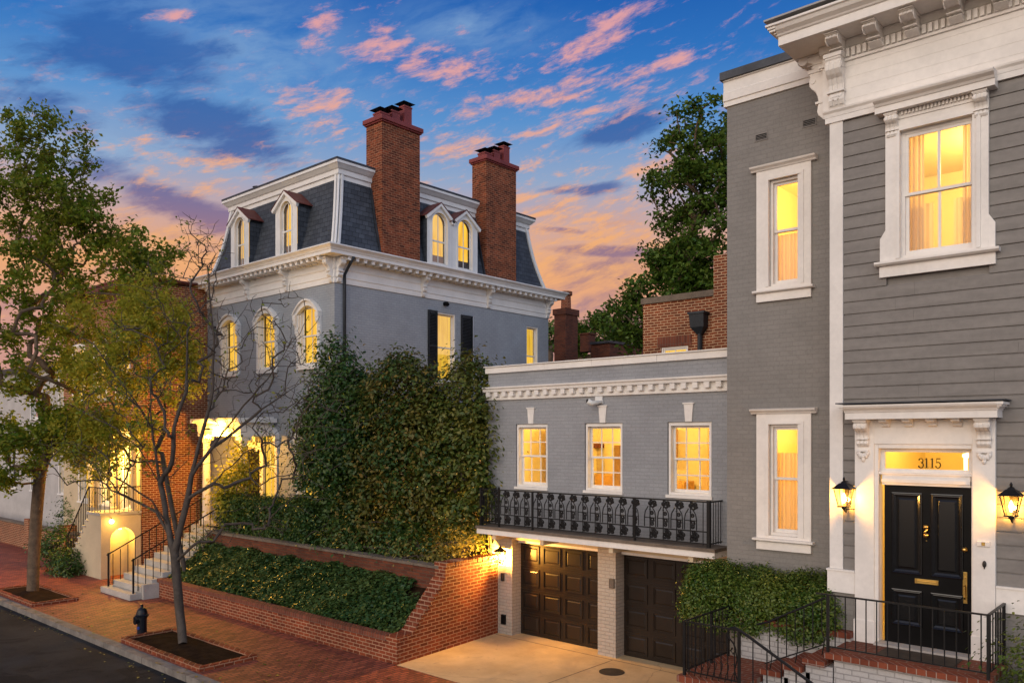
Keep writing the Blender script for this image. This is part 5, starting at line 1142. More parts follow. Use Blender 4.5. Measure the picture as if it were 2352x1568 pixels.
# hydrant
hp = at(326, 1461, Z=0); HY = thing('fire_hydrant', 'black fire hydrant on the brick pavement beside the bare tree', 'hydrant', hp)
c = (hp[0], hp[1], 0)
MB().lathe(c, [(.17, 0), (.17, .035), (.12, .045), (.115, .07), (.105, .09), (.105, .44), (.13, .445), (.13, .47), (.115, .48)], 18).build('barrel', 'hydrant_paint', HY, smooth=False)
MB().lathe(c, [(.15, .481), (.155, .50), (.125, .52), (.118, .56), (.10, .62), (.065, .665), (.035, .68), (.03, .70), (.028, .74), (.001, .745)], 18).build('bonnet', 'hydrant_paint', HY)
o = MB().tube([(c[0] - .06, c[1] - .03, .40), (c[0] - .17, c[1] - .05, .40)], .055, 12).tube([(c[0] - .165, c[1] - .05, .40), (c[0] - .20, c[1] - .055, .40)], .068, 6).tube([(c[0] - .20, c[1] - .055, .40), (c[0] - .225, c[1] - .06, .40)], .022, 5)
o.tube([(c[0] + .02, c[1] - .06, .37), (c[0] + .04, c[1] - .17, .37)], .05, 12).tube([(c[0] + .04, c[1] - .165, .37), (c[0] + .043, c[1] - .19, .37)], .06, 6); o.build('hose_cap', 'hydrant_paint', HY)
MB().tube([(c[0] + .045, c[1] - .09, .22), (c[0] + .055, c[1] - .115, .22)], .035, 10).build('reflector', 'hydrant_blue', HY)

# ------------------------------------------------------------------ neighbouring house with the lit arch
NH = thing('brick_row_house', 'red brick row house with a cream ground floor behind the leafy trees at left', 'house', (-31, 14, 0))
XN, YN = -27.4, 12.15; TN = front(YN)
nw_ = [(-28.7, -28.0, 2.15, 4.6), (-30.6, -29.6, 2.2, 4.6), (-32.6, -31.6, 2.2, 4.6)]; nu = [(-29.3, -28.3, 5.9, 8.0), (-31.2, -30.2, 5.9, 8.0), (-33.2, -32.2, 5.9, 8.0)]
m = MB(TN); m.facade(-34.2, XN, 5.2, 9.75, nu, 0, .15); m.quad((XN, 0, 0), (XN, -9, 0), (XN, -9, 10.2), (XN, 0, 9.75)); m.build('brick_wall', 'red_brick_house', NH)
MB(TN).facade(-34.2, XN - .0, 0, 5.19, nw_, .01, .15).build('ground_floor_wall', 'cream_paint', NH)
m = MB(TN); m.box(-34.2, XN + .12, -.1, .02, 9.40, 9.56); m.box(-34.2, XN + .12, -.1, .30, 9.76, 9.92); m.box(-34.2, XN + .2, -9, .34, 9.92, 9.98); m.box(-34.2, XN + .03, .0, .12, 5.1, 5.3); m.build('cornice', 'red_metal', NH)
for a, b, z0, z1 in nw_ + nu: sash_window(TN, NH, a, b, z0, z1, 2, (1, 1), casing=.10, matf='house_white', lit='lit_window', rec=.08)
for x in (-27.58, -29.2, -31.1): MB().lathe((x, YN - .18, 2.06), [(.13, 0), (.13, .1), (.10, .13), (.09, 2.7), (.12, 2.75), (.13, 2.85)], 12).build('column', 'cream_paint', NH)
NS = thing('front_stoop', 'cream stucco stoop with glowing arched niche and side steps before the brick row house', 'stoop', (-28.5, 11, 0))
ZS = 2.05; ya0, ya1 = 10.85, YN - .02
# pier with an arch towards +X
m = MB(side(XN)); ac = (ya0 + ya1) / 2 + .05; aw = .40; zs_ = 1.22
ap = arch_pts(ac - aw, ac + aw, zs_, aw)
m.quad((ya0, 0, 0), (ac - aw, 0, 0), (ac - aw, 0, zs_), (ya0, 0, zs_)); m.quad((ac + aw, 0, 0), (ya1, 0, 0), (ya1, 0, zs_), (ac + aw, 0, zs_))
m.quad((ya0, 0, zs_), (ac - aw, 0, zs_), (ac - aw, 0, ZS), (ya0, 0, ZS)); m.quad((ac + aw, 0, zs_), (ya1, 0, zs_), (ya1, 0, ZS), (ac + aw, 0, ZS))
for p, q in zip(ap[:-1], ap[1:]):
    m.quad((p[0], 0, p[1]), (q[0], 0, q[1]), (q[0], 0, ZS), (p[0], 0, ZS)); m.quad((p[0], 0, p[1]), (q[0], 0, q[1]), (q[0], -.5, q[1]), (p[0], -.5, p[1]))
m.quad((ac - aw, 0, 0), (ac - aw, 0, zs_), (ac - aw, -.5, zs_), (ac - aw, -.5, 0)); m.quad((ac + aw, 0, 0), (ac + aw, 0, zs_), (ac + aw, -.5, zs_), (ac + aw, -.5, 0))
m.quad(*[(p[0], -.5, p[1]) for p in [(ac - aw, 0)] + ap + [(ac + aw, 0)]])
m.T = front(ya0); n = 9; bx0 = -28.45
st_ = [(XN, 0), (XN, ZS), (bx0, ZS)]
for i in range(n): st_ += [(bx0 - i * .21, ZS - (i + 1) * .205), (bx0 - (i + 1) * .21, ZS - (i + 1) * .205)]
st_ += [(bx0 - n * .21, 0)]
m.quad(*[(x, 0, z) for x, z in st_]); sw_ = m.build('stoop_wall', 'cream_paint', NS)
m = MB(); m.box(bx0, XN + .06, ya0 - .05, ya1, ZS + .003, ZS + .09)
for i in range(n): m.box(bx0 - (i + 1) * .21, bx0 - i * .21 + .02, ya0 - .03, ya1, ZS - (i + 1) * .205 - .04, ZS - (i + 1) * .205 + .004)
m.build('step', 'stone_step', NS)
NR = thing('stoop_railing', 'black iron railing following the side steps and landing of the cream stoop', 'railing', (-28.5, ya0, ZS))
b0x, b0z = bx0 - n * .21, ZS - n * .205
MB().tube([(b0x, ya0 + .03, b0z + .9), (bx0, ya0 + .03, ZS + .9), (XN - .03, ya0 + .03, ZS + .9), (XN - .03, ya1, ZS + .9)], .02, 6).build('top_rail', 'iron', NR)
for i in range(14): t = i / 13; MB().box(b0x + (bx0 - b0x) * t - .009, b0x + (bx0 - b0x) * t + .009, ya0 + .02, ya0 + .04, b0z + (ZS - b0z) * t, b0z + (ZS - b0z) * t + .9).build('baluster', 'iron', NR)
rail_seg(NR, (bx0, ya0 + .03, ZS), (XN - .03, ya0 + .03, ZS), 8, .08, .9, .010); rail_seg(NR, (XN - .03, ya0 + .05, ZS), (XN - .03, ya1, ZS), 8, .08, .9, .010)
AL = thing('arch_lamp', 'small globe lamp glowing at the top of the arched niche in the cream stoop', 'lamp', (XN + .12, ya0 + .28, 1.8))
MB().sphere((XN + .13, ya0 + .28, 1.86), .085, 9).build('globe', 'bulb_soft', AL, smooth=True); MB().tube([(XN, ya0 + .28, 1.98), (XN + .13, ya0 + .28, 1.98), (XN + .13, ya0 + .28, 1.93)], .014, 6).build('arm', 'iron', AL)
plight('lamp_light', AL, (XN + .32, ya0 + .36, 1.78), 12, (1, .56, .10), .08)
NA = thing('niche_lamp', 'downlight under the crown of the arched niche in the cream stoop', 'lamp', (XN - .22, ac, 1.5)); MB().lathe((XN - .22, ac, 1.54), [(.05, 0), (.05, .05), (.01, .06)], 10).build('housing', 'bulb_soft', NA); plight('lamp_light', NA, (XN - .2, ac, 1.50), 40, (1, .60, .10), .05)
EL = thing('entrance_lantern', 'lit lantern beside the columns of the cream ground floor behind the stoop', 'lantern', (-28.6, 11.9, 4.0))
MB().sphere((-28.9, 11.75, 4.0), .10, 9).build('globe', 'bulb_soft', EL, smooth=True); MB().tube([(-28.9, 12.1, 4.0), (-28.9, 11.85, 4.0)], .014, 6).build('arm', 'iron', EL)
plight('lamp_light', EL, (-28.6, 11.45, 3.9), 600, (1, .54, .08), .12)
GL = thing('garden_lantern', 'garden lantern glowing behind the tall shrubs beside the mansard house', 'lantern', (-16.9, 15.9, 1.6))
MB().tube([(-16.9, 15.9, 1.6), (-16.9, 15.9, 2.2)], .02, 6).lathe((-16.9, 15.9, 2.2), [(.02, .0), (.09, .0), (.02, .01)], 8).lathe((-16.9, 15.9, 2.42), [(.12, 0), (.02, .08)], 8).build('post', 'iron', GL); MB().sphere((-16.9, 15.9, 2.31), .07, 8).build('globe', 'bulb_soft', GL)
plight('lamp_light', GL, (-16.9, 15.7, 2.35), 260, (1, .52, .09), .07)
# white house further along, brick garden walls
WH = thing('white_house', 'white painted house at the far left edge behind the leafy tree', 'house', (-42, 14, 0))
TW = front(13.2); hw = [(-37.6, -36.6, 2.2, 4.2), (-41, -40, 2.2, 4.2), (-44, -43, 2.2, 4.2), (-37.6, -36.6, 5.4, 7.2), (-41, -40, 5.4, 7.2)]
m = MB(TW); m.facade(-52, -34.3, 0, 7.6, hw, 0, .15); m.quad((-34.3, 0, 0), (-34.3, -8, 0), (-34.3, -8, 7.6), (-34.3, 0, 7.6)); m.build('wall', 'far_white', WH); MB(TW).box(-52, -34.2, -8, .3, 7.6, 7.8).build('roof', 'roof_metal', WH)
for h_ in hw: sash_window(TW, WH, *h_, 2, (1, 1), casing=.08, matf='house_white', lit='lit_window' if h_[0] > -38 else 'dark_metal')
FW_ = thing('garden_wall', 'low red brick garden wall with piers in front of the white house', 'wall', (-36, 11.9, 0)); MB().box(-46, -31.2, 11.8, 12.05, 0, .95).box(-33.4, -32.9, 11.7, 12.15, 0, 1.25).box(-37.2, -36.7, 11.7, 12.15, 0, 1.25).build('wall', 'red_brick_house', FW_); MB().box(-46, -31.2, 11.76, 12.09, .953, 1.02).build('coping', 'stone_cap', FW_)

# ------------------------------------------------------------------ buildings behind
BB = thing('brick_rear_house', 'red brick house behind the garage roof with stone coping and black rain leader', 'house', (-10.5, 20, 0))
YBB = 20.0; TBB = front(YBB); q0, q1 = xa(1477, YBB), xa(1642, YBB); zt0, zt1 = za(1477, 700, Y=YBB), za(1642, 668, Y=YBB)
wq0, wq1, wqz = xa(1519, YBB), xa(1580, YBB), za(1550, 796, Y=YBB)
m = MB(TBB); m.facade(q0, -6.6, 0, zt0, [(wq0, wq1, wqz - 1.5, wqz)], 0, .15); m.quad((q0, 0, 0), (q0, -8, 0), (q0, -8, zt0), (q0, 0, zt0)); m.build('brick_wall', 'red_brick_house', BB)
MB(TBB).box(q0 - .04, q1, -.4, .06, zt0 + .003, zt0 + .17).build('coping', 'stone_cap', BB)
MB(TBB).box(q1 + .003, -6.6, -1.0, .08, zt0 - 2.8, za(1645, 588, Y=YBB)).build('chimney', 'red_brick_house', BB)
MB(TBB).box(wq0 - .12, wq1 + .12, .001, .02, wqz + .01, wqz + .30).build('flat_arch', 'coping_brick', BB)
sash_window(TBB, BB, wq0, wq1, wqz - 1.5, wqz, 2, (1, 1), casing=.0, frame=False, lit='lit_blind', rec=.05)
lx, lz = xa(1607, YBB - .1), za(1607, 722, Y=YBB - .1); m = MB(TBB)
m.add([(lx - .22, .02, lz), (lx + .22, .02, lz), (lx + .22, .30, lz), (lx - .22, .30, lz), (lx - .20, .02, lz - .35), (lx + .20, .02, lz - .35), (lx + .20, .26, lz - .35), (lx - .20, .26, lz - .35), (lx - .07, .02, lz - .54), (lx + .07, .02, lz - .54), (lx + .07, .14, lz - .54), (lx - .07, .14, lz - .54)],
      [(0, 1, 2, 3), (0, 1, 5, 4), (1, 2, 6, 5), (2, 3, 7, 6), (3, 0, 4, 7), (4, 5, 9, 8), (5, 6, 10, 9), (6, 7, 11, 10), (7, 4, 8, 11)])
m.box(lx - .25, lx + .25, .0, .33, lz + .002, lz + .06); m.tube([(lx, .09, lz - .5), (lx, .09, lz - 3.0)], .065, 8); m.build('rain_leader', 'dark_metal', BB)
FC = thing('far_brick_house', 'low brick house far behind with a tall banded chimney', 'house', (-25, 32, 0))
cx0, cx1 = at(1273, 0, Y=32)[0], at(1299, 0, Y=32)[0]; zc_ = za(1290, 722, Y=32)
ch = MB(); ch.box(cx0, cx1, 32, 33.0, 0, zc_); cho = ch.build('chimney', 'red_brick_old', FC); MB().box(cx0 - .06, cx1 + .06, 31.94, 33.06, zc_ + .001, zc_ + .30).build('chimney_cap', 'red_brick_old', cho)
MB().lathe(((cx0 + cx1) / 2, 32.5, zc_ + .3), [(.26, 0), (.24, .7), (.32, .72), (.32, .9), (.2, .92)], 12).build('chimney_pot', 'red_brick', cho)
xr_ = at(1400, 0, Y=34)[0]; zr_ = za(1350, 792, Y=34); MB().box(cx1 + .1, xr_, 34, 42, 0, zr_).build('wall', 'red_brick_old', FC); MB().box(cx1 + .1, xr_ + .1, 33.9, 42, zr_ + .002, zr_ + .12).build('roof', 'roof_metal', FC)
x_, z_ = at(1342, 0, Y=35)[0], za(1342, 768, Y=35); MB().box(x_ - .28, x_ + .28, 35, 35.6, zr_ - .2, z_).box(x_ - .34, x_ + .34, 34.94, 35.66, z_, z_ + .07).build('chimney', 'red_brick_old', FC)

# ------------------------------------------------------------------ vegetation
def leaf_mesh(name, pts, size, mat, parent=None, seed=0, up=0.3, org=None, aspect=.55, outward=None):
    """one small folded leaf per point, each its own island"""
    rng = np.random.default_rng(seed); P = np.asarray(pts, float); n = len(P)
    nrm = rng.normal(size=(n, 3)); nrm[:, 2] = np.abs(nrm[:, 2]) + up
    if outward is not None: nrm = nrm * .55 + outward
    nrm /= np.linalg.norm(nrm, axis=1)[:, None]
    a = np.cross(nrm, rng.normal(size=(n, 3))); a /= np.linalg.norm(a, axis=1)[:, None] + 1e-9; b = np.cross(nrm, a)
    s = (size * rng.uniform(.6, 1.35, n))[:, None]
    V = np.empty((n, 4, 3)); V[:, 0] = P - a * s * .5; V[:, 1] = P + b * s * aspect * .5 + nrm * s * .10 + a * s * .05; V[:, 2] = P + a * s * .5 - nrm * s * .08; V[:, 3] = P - b * s * aspect * .5 + nrm * s * .10 + a * s * .05
    if parent is not None: o0 = ORG[parent.name]
    else: o0 = Vector(org) if org is not None else Vector((float(P[:, 0].mean()), float(P[:, 1].mean()), float(P[:, 2].min())))
    V -= np.array(o0)
    me = bpy.data.meshes.new(name); me.vertices.add(n * 4); me.vertices.foreach_set('co', V.reshape(-1))
    me.loops.add(n * 4); me.loops.foreach_set('vertex_index', np.arange(n * 4, dtype=np.int32))
    me.polygons.add(n); me.polygons.foreach_set('loop_start', np.arange(0, n * 4, 4, dtype=np.int32)); me.polygons.foreach_set('loop_total', np.full(n, 4, dtype=np.int32))
    me.update(calc_edges=True); me.validate(); me.materials.append(MATS[mat])
    o = bpy.data.objects.new(name, me); COL.objects.link(o)
    if parent is not None: o.parent = parent
    else: o.location = o0
    ORG[o.name] = o0
    return o
class Tree:
    """a branching skeleton grown from trunk points towards target points in the crown"""
    def __init__(s, trunk, seed=0):
        s.rng = np.random.default_rng(seed); s.p = []; s.par = []; s.cnt = []
        for i, q in enumerate(trunk): s.p.append(np.array(q, float)); s.par.append(i - 1)
        s.nt = len(trunk); s.tips = []
    def limb(s, start, path, wob=.03):
        """a hand-placed limb: index of the node it leaves from, then the points"""
        k = start
        pts = [np.array(q, float) for q in path]; prev = s.p[k]
        for q in pts:
            L = np.linalg.norm(q - prev); n = max(1, int(L / .22))
            for i in range(1, n + 1):
                s.p.append(prev + (q - prev) * i / n + s.rng.normal(size=3) * wob * (0 if i == n else 1)); s.par.append(k); k = len(s.p) - 1
            prev = q
        s.tips.append(k); return k
    def near(s, q): return int(np.argmin(np.linalg.norm(np.array(s.p) - np.array(q), axis=1)))
    def grow(s, targets, step=.22, droop=.0, wob=.05, bias=.5, first=0):
        T = np.array(targets); base = s.p[s.nt - 1]
        for i in np.argsort(np.linalg.norm(T - base, axis=1)):
            q = T[i]; A = np.array(s.p)[first:]; d = q - A; dist = np.linalg.norm(d, axis=1)
            pen = dist + bias * np.maximum(0, A[:, 2] - q[2]) + .25 * np.maximum(0, np.hypot(A[:, 0] - base[0], A[:, 1] - base[1]) - np.hypot(q[0] - base[0], q[1] - base[1]))
            k = first + int(np.argmin(pen)); st = s.p[k]; L = np.linalg.norm(q - st)
            if L < .05: continue
            mid = (st + q) / 2 + np.array([0, 0, .14 * L]) * (1 - droop) + s.rng.normal(size=3) * .045 * L
            n = max(2, int(L / step)); kk = k
            for j in range(1, n + 1):
                t = j / n; c = st * (1 - t) ** 2 + 2 * mid * t * (1 - t) + q * t * t + s.rng.normal(size=3) * wob * step
                s.p.append(c); s.par.append(kk); kk = len(s.p) - 1
            s.tips.append(kk)
    def build(s, name, mat, parent, r0, rmin=.006, power=1.9, sides=6):
        n = len(s.p); w = np.zeros(n); ch = [[] for _ in range(n)]
        for i in range(n - 1, 0, -1): ch[s.par[i]].append(i)
        tot = np.zeros(n)
        for i in range(n - 1, -1, -1):
            if not ch[i]: tot[i] = 1
            if i: tot[s.par[i]] += tot[i]
        s.r = np.maximum(rmin, r0 * (tot / tot[0]) ** (1 / power)); s.tot = tot
        m = MB(); done = set(); stack = [0]
        while stack:
            i = stack.pop(); path = [s.p[i]]; rad = [s.r[i]]
            if i and s.par[i] >= 0: path = [s.p[s.par[i]]] + path; rad = [min(s.r[i] * 1.25, s.r[s.par[i]])] + rad
            k = i
            while ch[k]:
                c = sorted(ch[k], key=lambda q: -tot[q]); stack += c[1:]; k = c[0]; path.append(s.p[k]); rad.append(s.r[k])
            if len(path) > 1: rad[-1] *= .5; m.tube(path, rad, sides if rad[0] > .03 else 4, cap=False)
        return m.build(name, mat, parent, smooth=True)
    def thin(s, rmax, n, spread):
        """n leaf points scattered about the thin wood"""
        idx = np.where(s.tot <= rmax)[0]; idx = idx[idx > s.nt]; P = np.array(s.p)[s.rng.choice(idx, n)]
        return P + s.rng.normal(size=(n, 3)) * spread
def ell(rng, c, rad, n, shell=.0, lump=0):
    v = rng.normal(size=(n, 3)); v /= np.linalg.norm(v, axis=1)[:, None]; r = rng.uniform(shell, 1, n) ** (1 / 2.2)
    return np.array(c) + v * r[:, None] * np.array(rad)
def curve(a, b, n, sway=(0, 0)):
    a = np.array(a, float); b = np.array(b, float)
    return [a + (b - a) * i / n + np.array([sway[0] * math.sin(PI * i / n), sway[1] * math.sin(PI * i / n), 0]) for i in range(n + 1)]

# leafy street tree at far left
rg = np.random.default_rng(11)
def street_tree(name, label, base, crown, trunk_top, lean, leafmat_, nleaf, leaf, r0, bark, seed, ntar, sp=.16):
    T = thing(name, label, 'tree', tuple(base), 'street trees along the kerb')
    t = Tree(curve(base, trunk_top, 12, lean), seed)
    tg = np.concatenate([ell(t.rng, c, r, int(ntar * w_)) for c, r, w_ in crown]); t.grow(tg)
    t.build('trunk', bark, T, r0)
    leaf_mesh('crown', t.thin(4, nleaf, sp), leaf, leafmat_, T, seed)
    return t
ta = at(75, 1355, Z=.1)
def px(u, v, D): return at(u, v, D=D)
street_tree('street_tree', 'tall leafy street tree at the far left kerb with a stout pale trunk', (ta[0], ta[1], 0.05),
            [(px(100, 360, 23.8), (1.2, 1.4, 1.7), .09), (px(50, 520, 23.8), (1.7, 1.6, 1.8), .13), (px(150, 520, 23.8), (1.6, 1.6, 1.9), .13), (px(60, 700, 23.6), (2.2, 1.9, 1.9), .18), (px(230, 560, 23.8), (1.3, 1.5, 1.7), .08), (px(335, 620, 23.6), (1.2, 1.4, 1.1), .08),
             (px(60, 880, 23.4), (2.1, 1.8, 1.6), .14), (px(60, 1020, 23.4), (1.8, 1.5, .9), .08), (px(140, 1010, 23.4), (1.2, 1.2, 1.0), .08), (px(20, 1090, 23.2), (1.2, 1.0, .5), .05)],
            px(92, 1090, 23.8), (-.10, .0), 'leaf_street', 27000, .145, .165, 'bark_brown', 11, 520, .135)
# golden tree lit by the entrance lamps, their glow also put into its leaf colour, behind the bare one
street_tree('golden_tree', 'yellow-green tree by the entrance steps with lamp glow painted gold into its leaves', (-22.75, 11.35, .7),
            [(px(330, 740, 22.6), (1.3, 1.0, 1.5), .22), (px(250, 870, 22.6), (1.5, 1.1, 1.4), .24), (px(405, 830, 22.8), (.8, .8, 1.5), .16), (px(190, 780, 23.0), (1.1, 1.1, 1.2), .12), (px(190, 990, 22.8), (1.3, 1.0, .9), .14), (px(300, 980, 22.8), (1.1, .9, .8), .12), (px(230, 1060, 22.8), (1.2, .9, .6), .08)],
            px(372, 1040, 23.2), (-.05, .0), 'leaf_lampglow', 26000, .112, .07, 'bark_grey', 23, 330, .125)
# bare tree by the hydrant
t0 = at(420, 1480, Z=.08); BT = thing('bare_tree', 'nearly bare street tree with forking grey trunk in the pit by the hydrant', 'tree', t0, 'street trees along the kerb')
D0 = t0[1] / at(420, 1480, Y=1)[1]; D0 = 18.05
L = lambda pts, d1=0.0: [px(u, v, D0 + d1 * (i + 1) / len(pts)) for i, (u, v) in enumerate(pts)]
bt = Tree([t0] + L([(417, 1440), (412, 1400), (409, 1360), (405, 1320), (403, 1290), (401, 1270)]), 5)
f0 = len(bt.p) - 1
kL = bt.limb(f0, L([(387, 1210), (368, 1110), (352, 1010), (345, 900), (338, 820)], .8), .012)
kC = bt.limb(bt.near(L([(370, 1110)], .3)[0]), L([(395, 1060), (400, 980), (428, 900), (430, 800), (436, 740)], -.5), .012)
kR = bt.limb(f0, L([(410, 1230), (425, 1170), (440, 1090), (463, 1000), (488, 900), (492, 790), (483, 690), (476, 610)], -.5), .012)
kR2 = bt.limb(bt.near(L([(445, 1080)], -.2)[0]), L([(500, 1010), (560, 930), (615, 870), (660, 800), (690, 765)], -1.2), .012)
kR3 = bt.limb(bt.near(L([(478, 1040)], -.5)[0]), L([(540, 990), (600, 940), (660, 900), (720, 860)], .6), .012)
kR4 = bt.limb(bt.near(L([(430, 1150)], -.2)[0]), L([(490, 1110), (560, 1040), (640, 1010), (710, 1040)], -1.6), .012)
kR5 = bt.limb(f0 - 1, L([(440, 1255), (468, 1235), (505, 1215), (560, 1212)], -1.0), .012)
kL2 = bt.limb(bt.near(L([(385, 1200)], 0)[0]), L([(350, 1150), (290, 1110), (225, 1080), (170, 1060)], -.6), .012)
kL3 = bt.limb(bt.near(L([(368, 1110)], .3)[0]), L([(320, 1030), (270, 985), (210, 955), (165, 930)], .8), .012)
kL4 = bt.limb(bt.near(L([(350, 1000)], .6)[0]), L([(310, 920), (255, 850), (215, 790)], -.4), .012)
kL5 = bt.limb(bt.near(L([(390, 1230)], .0)[0]), L([(360, 1175), (310, 1150), (255, 1125), (215, 1090)], 1.0), .012)
rr = bt.rng; tgt = []
def scat(n, u, v, su, sv, sd=.7):
    for _ in range(n): tgt.append(px(rr.normal(u, su), rr.normal(v, sv), D0 + rr.normal(0, sd)))
scat(50, 470, 720, 32, 90); scat(64, 560, 880, 65, 85); scat(56, 650, 930, 60, 70); scat(26, 620, 1080, 70, 70, .8); scat(30, 640, 780, 35, 50); scat(60, 300, 900, 75, 90); scat(52, 240, 1040, 65, 60); scat(30, 330, 760, 60, 60); scat(20, 420, 830, 40, 70); scat(16, 540, 1200, 60, 30); scat(16, 400, 1050, 50, 60); scat(20, 740, 960, 60, 90, .8); scat(18, 470, 590, 15, 40)
bt.grow(tgt, .16, .3, .09, first=f0)
tips = list(bt.tips); extra = []
for k in tips:                                           # fine twigs at every tip
    for _ in range(3):
        d = rr.normal(size=3) * .20; d[2] += .08; extra.append(bt.p[k] + d)
bt.grow(extra, .12, .3, .12, first=f0)
bt.build('trunk', 'bark_grey', BT, .103, .0062, 2.1)
lp = bt.thin(6, 5200, .06); lu = [(RT[0] * p[0] + RT[1] * p[1]) / (FW[0] * p[0] + FW[1] * p[1]) * F + CU for p in lp]
keep = np.array([rr.random() < (.85 if u < 360 else (.35 if u < 460 else .10)) for u in lu]); leaf_mesh('leaves', lp[keep], .085, 'leaf_street', BT, 4)

# clipped shrubs, hedges and bank: leaves over a lumpy volume
def shrub(name, label, cat, blobs, n, leaf, mat, seed, group=None, trunk=None, shell=.72, up=.2, bark='twig', aspect=.55, twigs=40):
    rng = np.random.default_rng(seed); zmin = min(c[2] - r[2] for c, r in blobs); c0 = blobs[0][0]
    base = (c0[0], c0[1], trunk if trunk is not None else zmin)
    T = thing(name, label, cat, base, group)
    vol = np.array([r[0] * r[1] + r[1] * r[2] + r[0] * r[2] for c, r in blobs]); P = []; O = []
    for (c, r), v in zip(blobs, vol / vol.sum()):
        k = int(n * v); q = rng.normal(size=(k, 3)); q /= np.linalg.norm(q, axis=1)[:, None]
        # lumps: radius varies with direction
        fr = rng.normal(size=(9, 3)) * 3.2; ph = rng.uniform(0, 6.28, 9); lump = 1 + .055 * np.sin(q @ fr.T + ph).sum(1) / 2
        rad = (shell + (1 - shell) * rng.random(k) ** .6 + (rng.random(k) < .04) * rng.uniform(0, .10, k)) * lump
        kc = max(6, k // 75); ci = rng.integers(0, kc, k); cq = q[:kc]; crad = rad[:kc]
        cc_ = np.array(c) + cq * crad[:, None] * np.array(r); off = rng.normal(size=(k, 3)) * np.array([.19, .19, .15]) * rng.uniform(.6, 1.5, (k, 1))
        P.append(cc_[ci] + off); o = cq[ci] / np.array(r); o = o / np.linalg.norm(o, axis=1)[:, None]; o = o * .5 + off / .19 * .6; O.append(o)
    P = np.concatenate(P); O = np.concatenate(O); ok = P[:, 2] > base[2] - .02
    leaf_mesh('crown', P[ok], leaf, mat, T, seed, up, aspect=aspect, outward=O[ok] * .75 + np.array([0, 0, .30]))
    t = Tree(curve(base, (c0[0], c0[1], base[2] + .35), 3), seed)
    t.grow([np.array(c) + rng.normal(size=3) * np.array(r) * .45 for c, r in blobs for _ in range(max(3, twigs // len(blobs)))], .2)
    t.build('trunk', bark, T, .05, .006)
    return T
zg = 1.6
shrub('garden_shrub', 'tall dark evergreen shrub with a pointed top in front of the house corner', 'shrub',
      [((-18.5, 13.7, 3.5), (1.55, 1.0, 1.9)), ((-19.2, 14.0, 2.9), (1.1, .8, 1.4)), ((-18.6, 13.7, 5.0), (1.1, .8, 1.3)), ((-18.8, 13.7, 6.5), (.50, .45, .85)), ((-17.6, 13.5, 4.5), (.75, .8, 1.3)), ((-17.9, 13.6, 5.9), (.5, .5, .6)), ((-19.2, 13.7, 4.4), (.8, .7, 1.0))], 44000, .115, 'leaf_dark', 31, 'tall evergreen shrubs in the raised garden', zg)
shrub('garden_shrub', 'broad bronze-tipped shrub in the middle of the raised garden', 'shrub',
      [((-16.2, 13.8, 3.6), (1.5, 1.0, 2.0)), ((-16.0, 13.8, 5.3), (1.1, .85, 1.45)), ((-15.4, 13.8, 5.1), (.7, .75, 1.15)), ((-16.7, 13.7, 4.9), (.8, .7, 1.15)), ((-16.5, 13.5, 2.5), (1.4, .9, 1.0)), ((-15.2, 13.6, 3.6), (.9, .8, 1.7))], 36000, .112, 'leaf_bronze', 32, 'tall evergreen shrubs in the raised garden', zg)
shrub('garden_shrub', 'olive-green shrub nearest the garage wall with light glowing through its lower leaves', 'shrub',
      [((-14.2, 14.2, 3.7), (1.1, .9, 2.0)), ((-14.1, 14.2, 5.4), (.75, .8, 1.2)), ((-13.6, 14.1, 4.6), (.6, .6, 1.4)), ((-14.9, 14.1, 4.2), (.9, .7, 2.0)), ((-13.6, 14.0, 2.9), (.6, .6, .9))], 22000, .108, 'leaf_olive', 33, 'tall evergreen shrubs in the raised garden', zg, shell=.55, twigs=120)
shrub('low_shrub', 'small lime green shrub on the garden corner by the garage lantern', 'shrub', [((-13.35, 13.3, 1.95), (.32, .4, .50)), ((-13.9, 12.9, 1.9), (.5, .35, .45)), ((-14.8, 12.9, 1.85), (.6, .3, .4))], 2600, .08, 'leaf_lime', 34, None, zg, shell=.3)
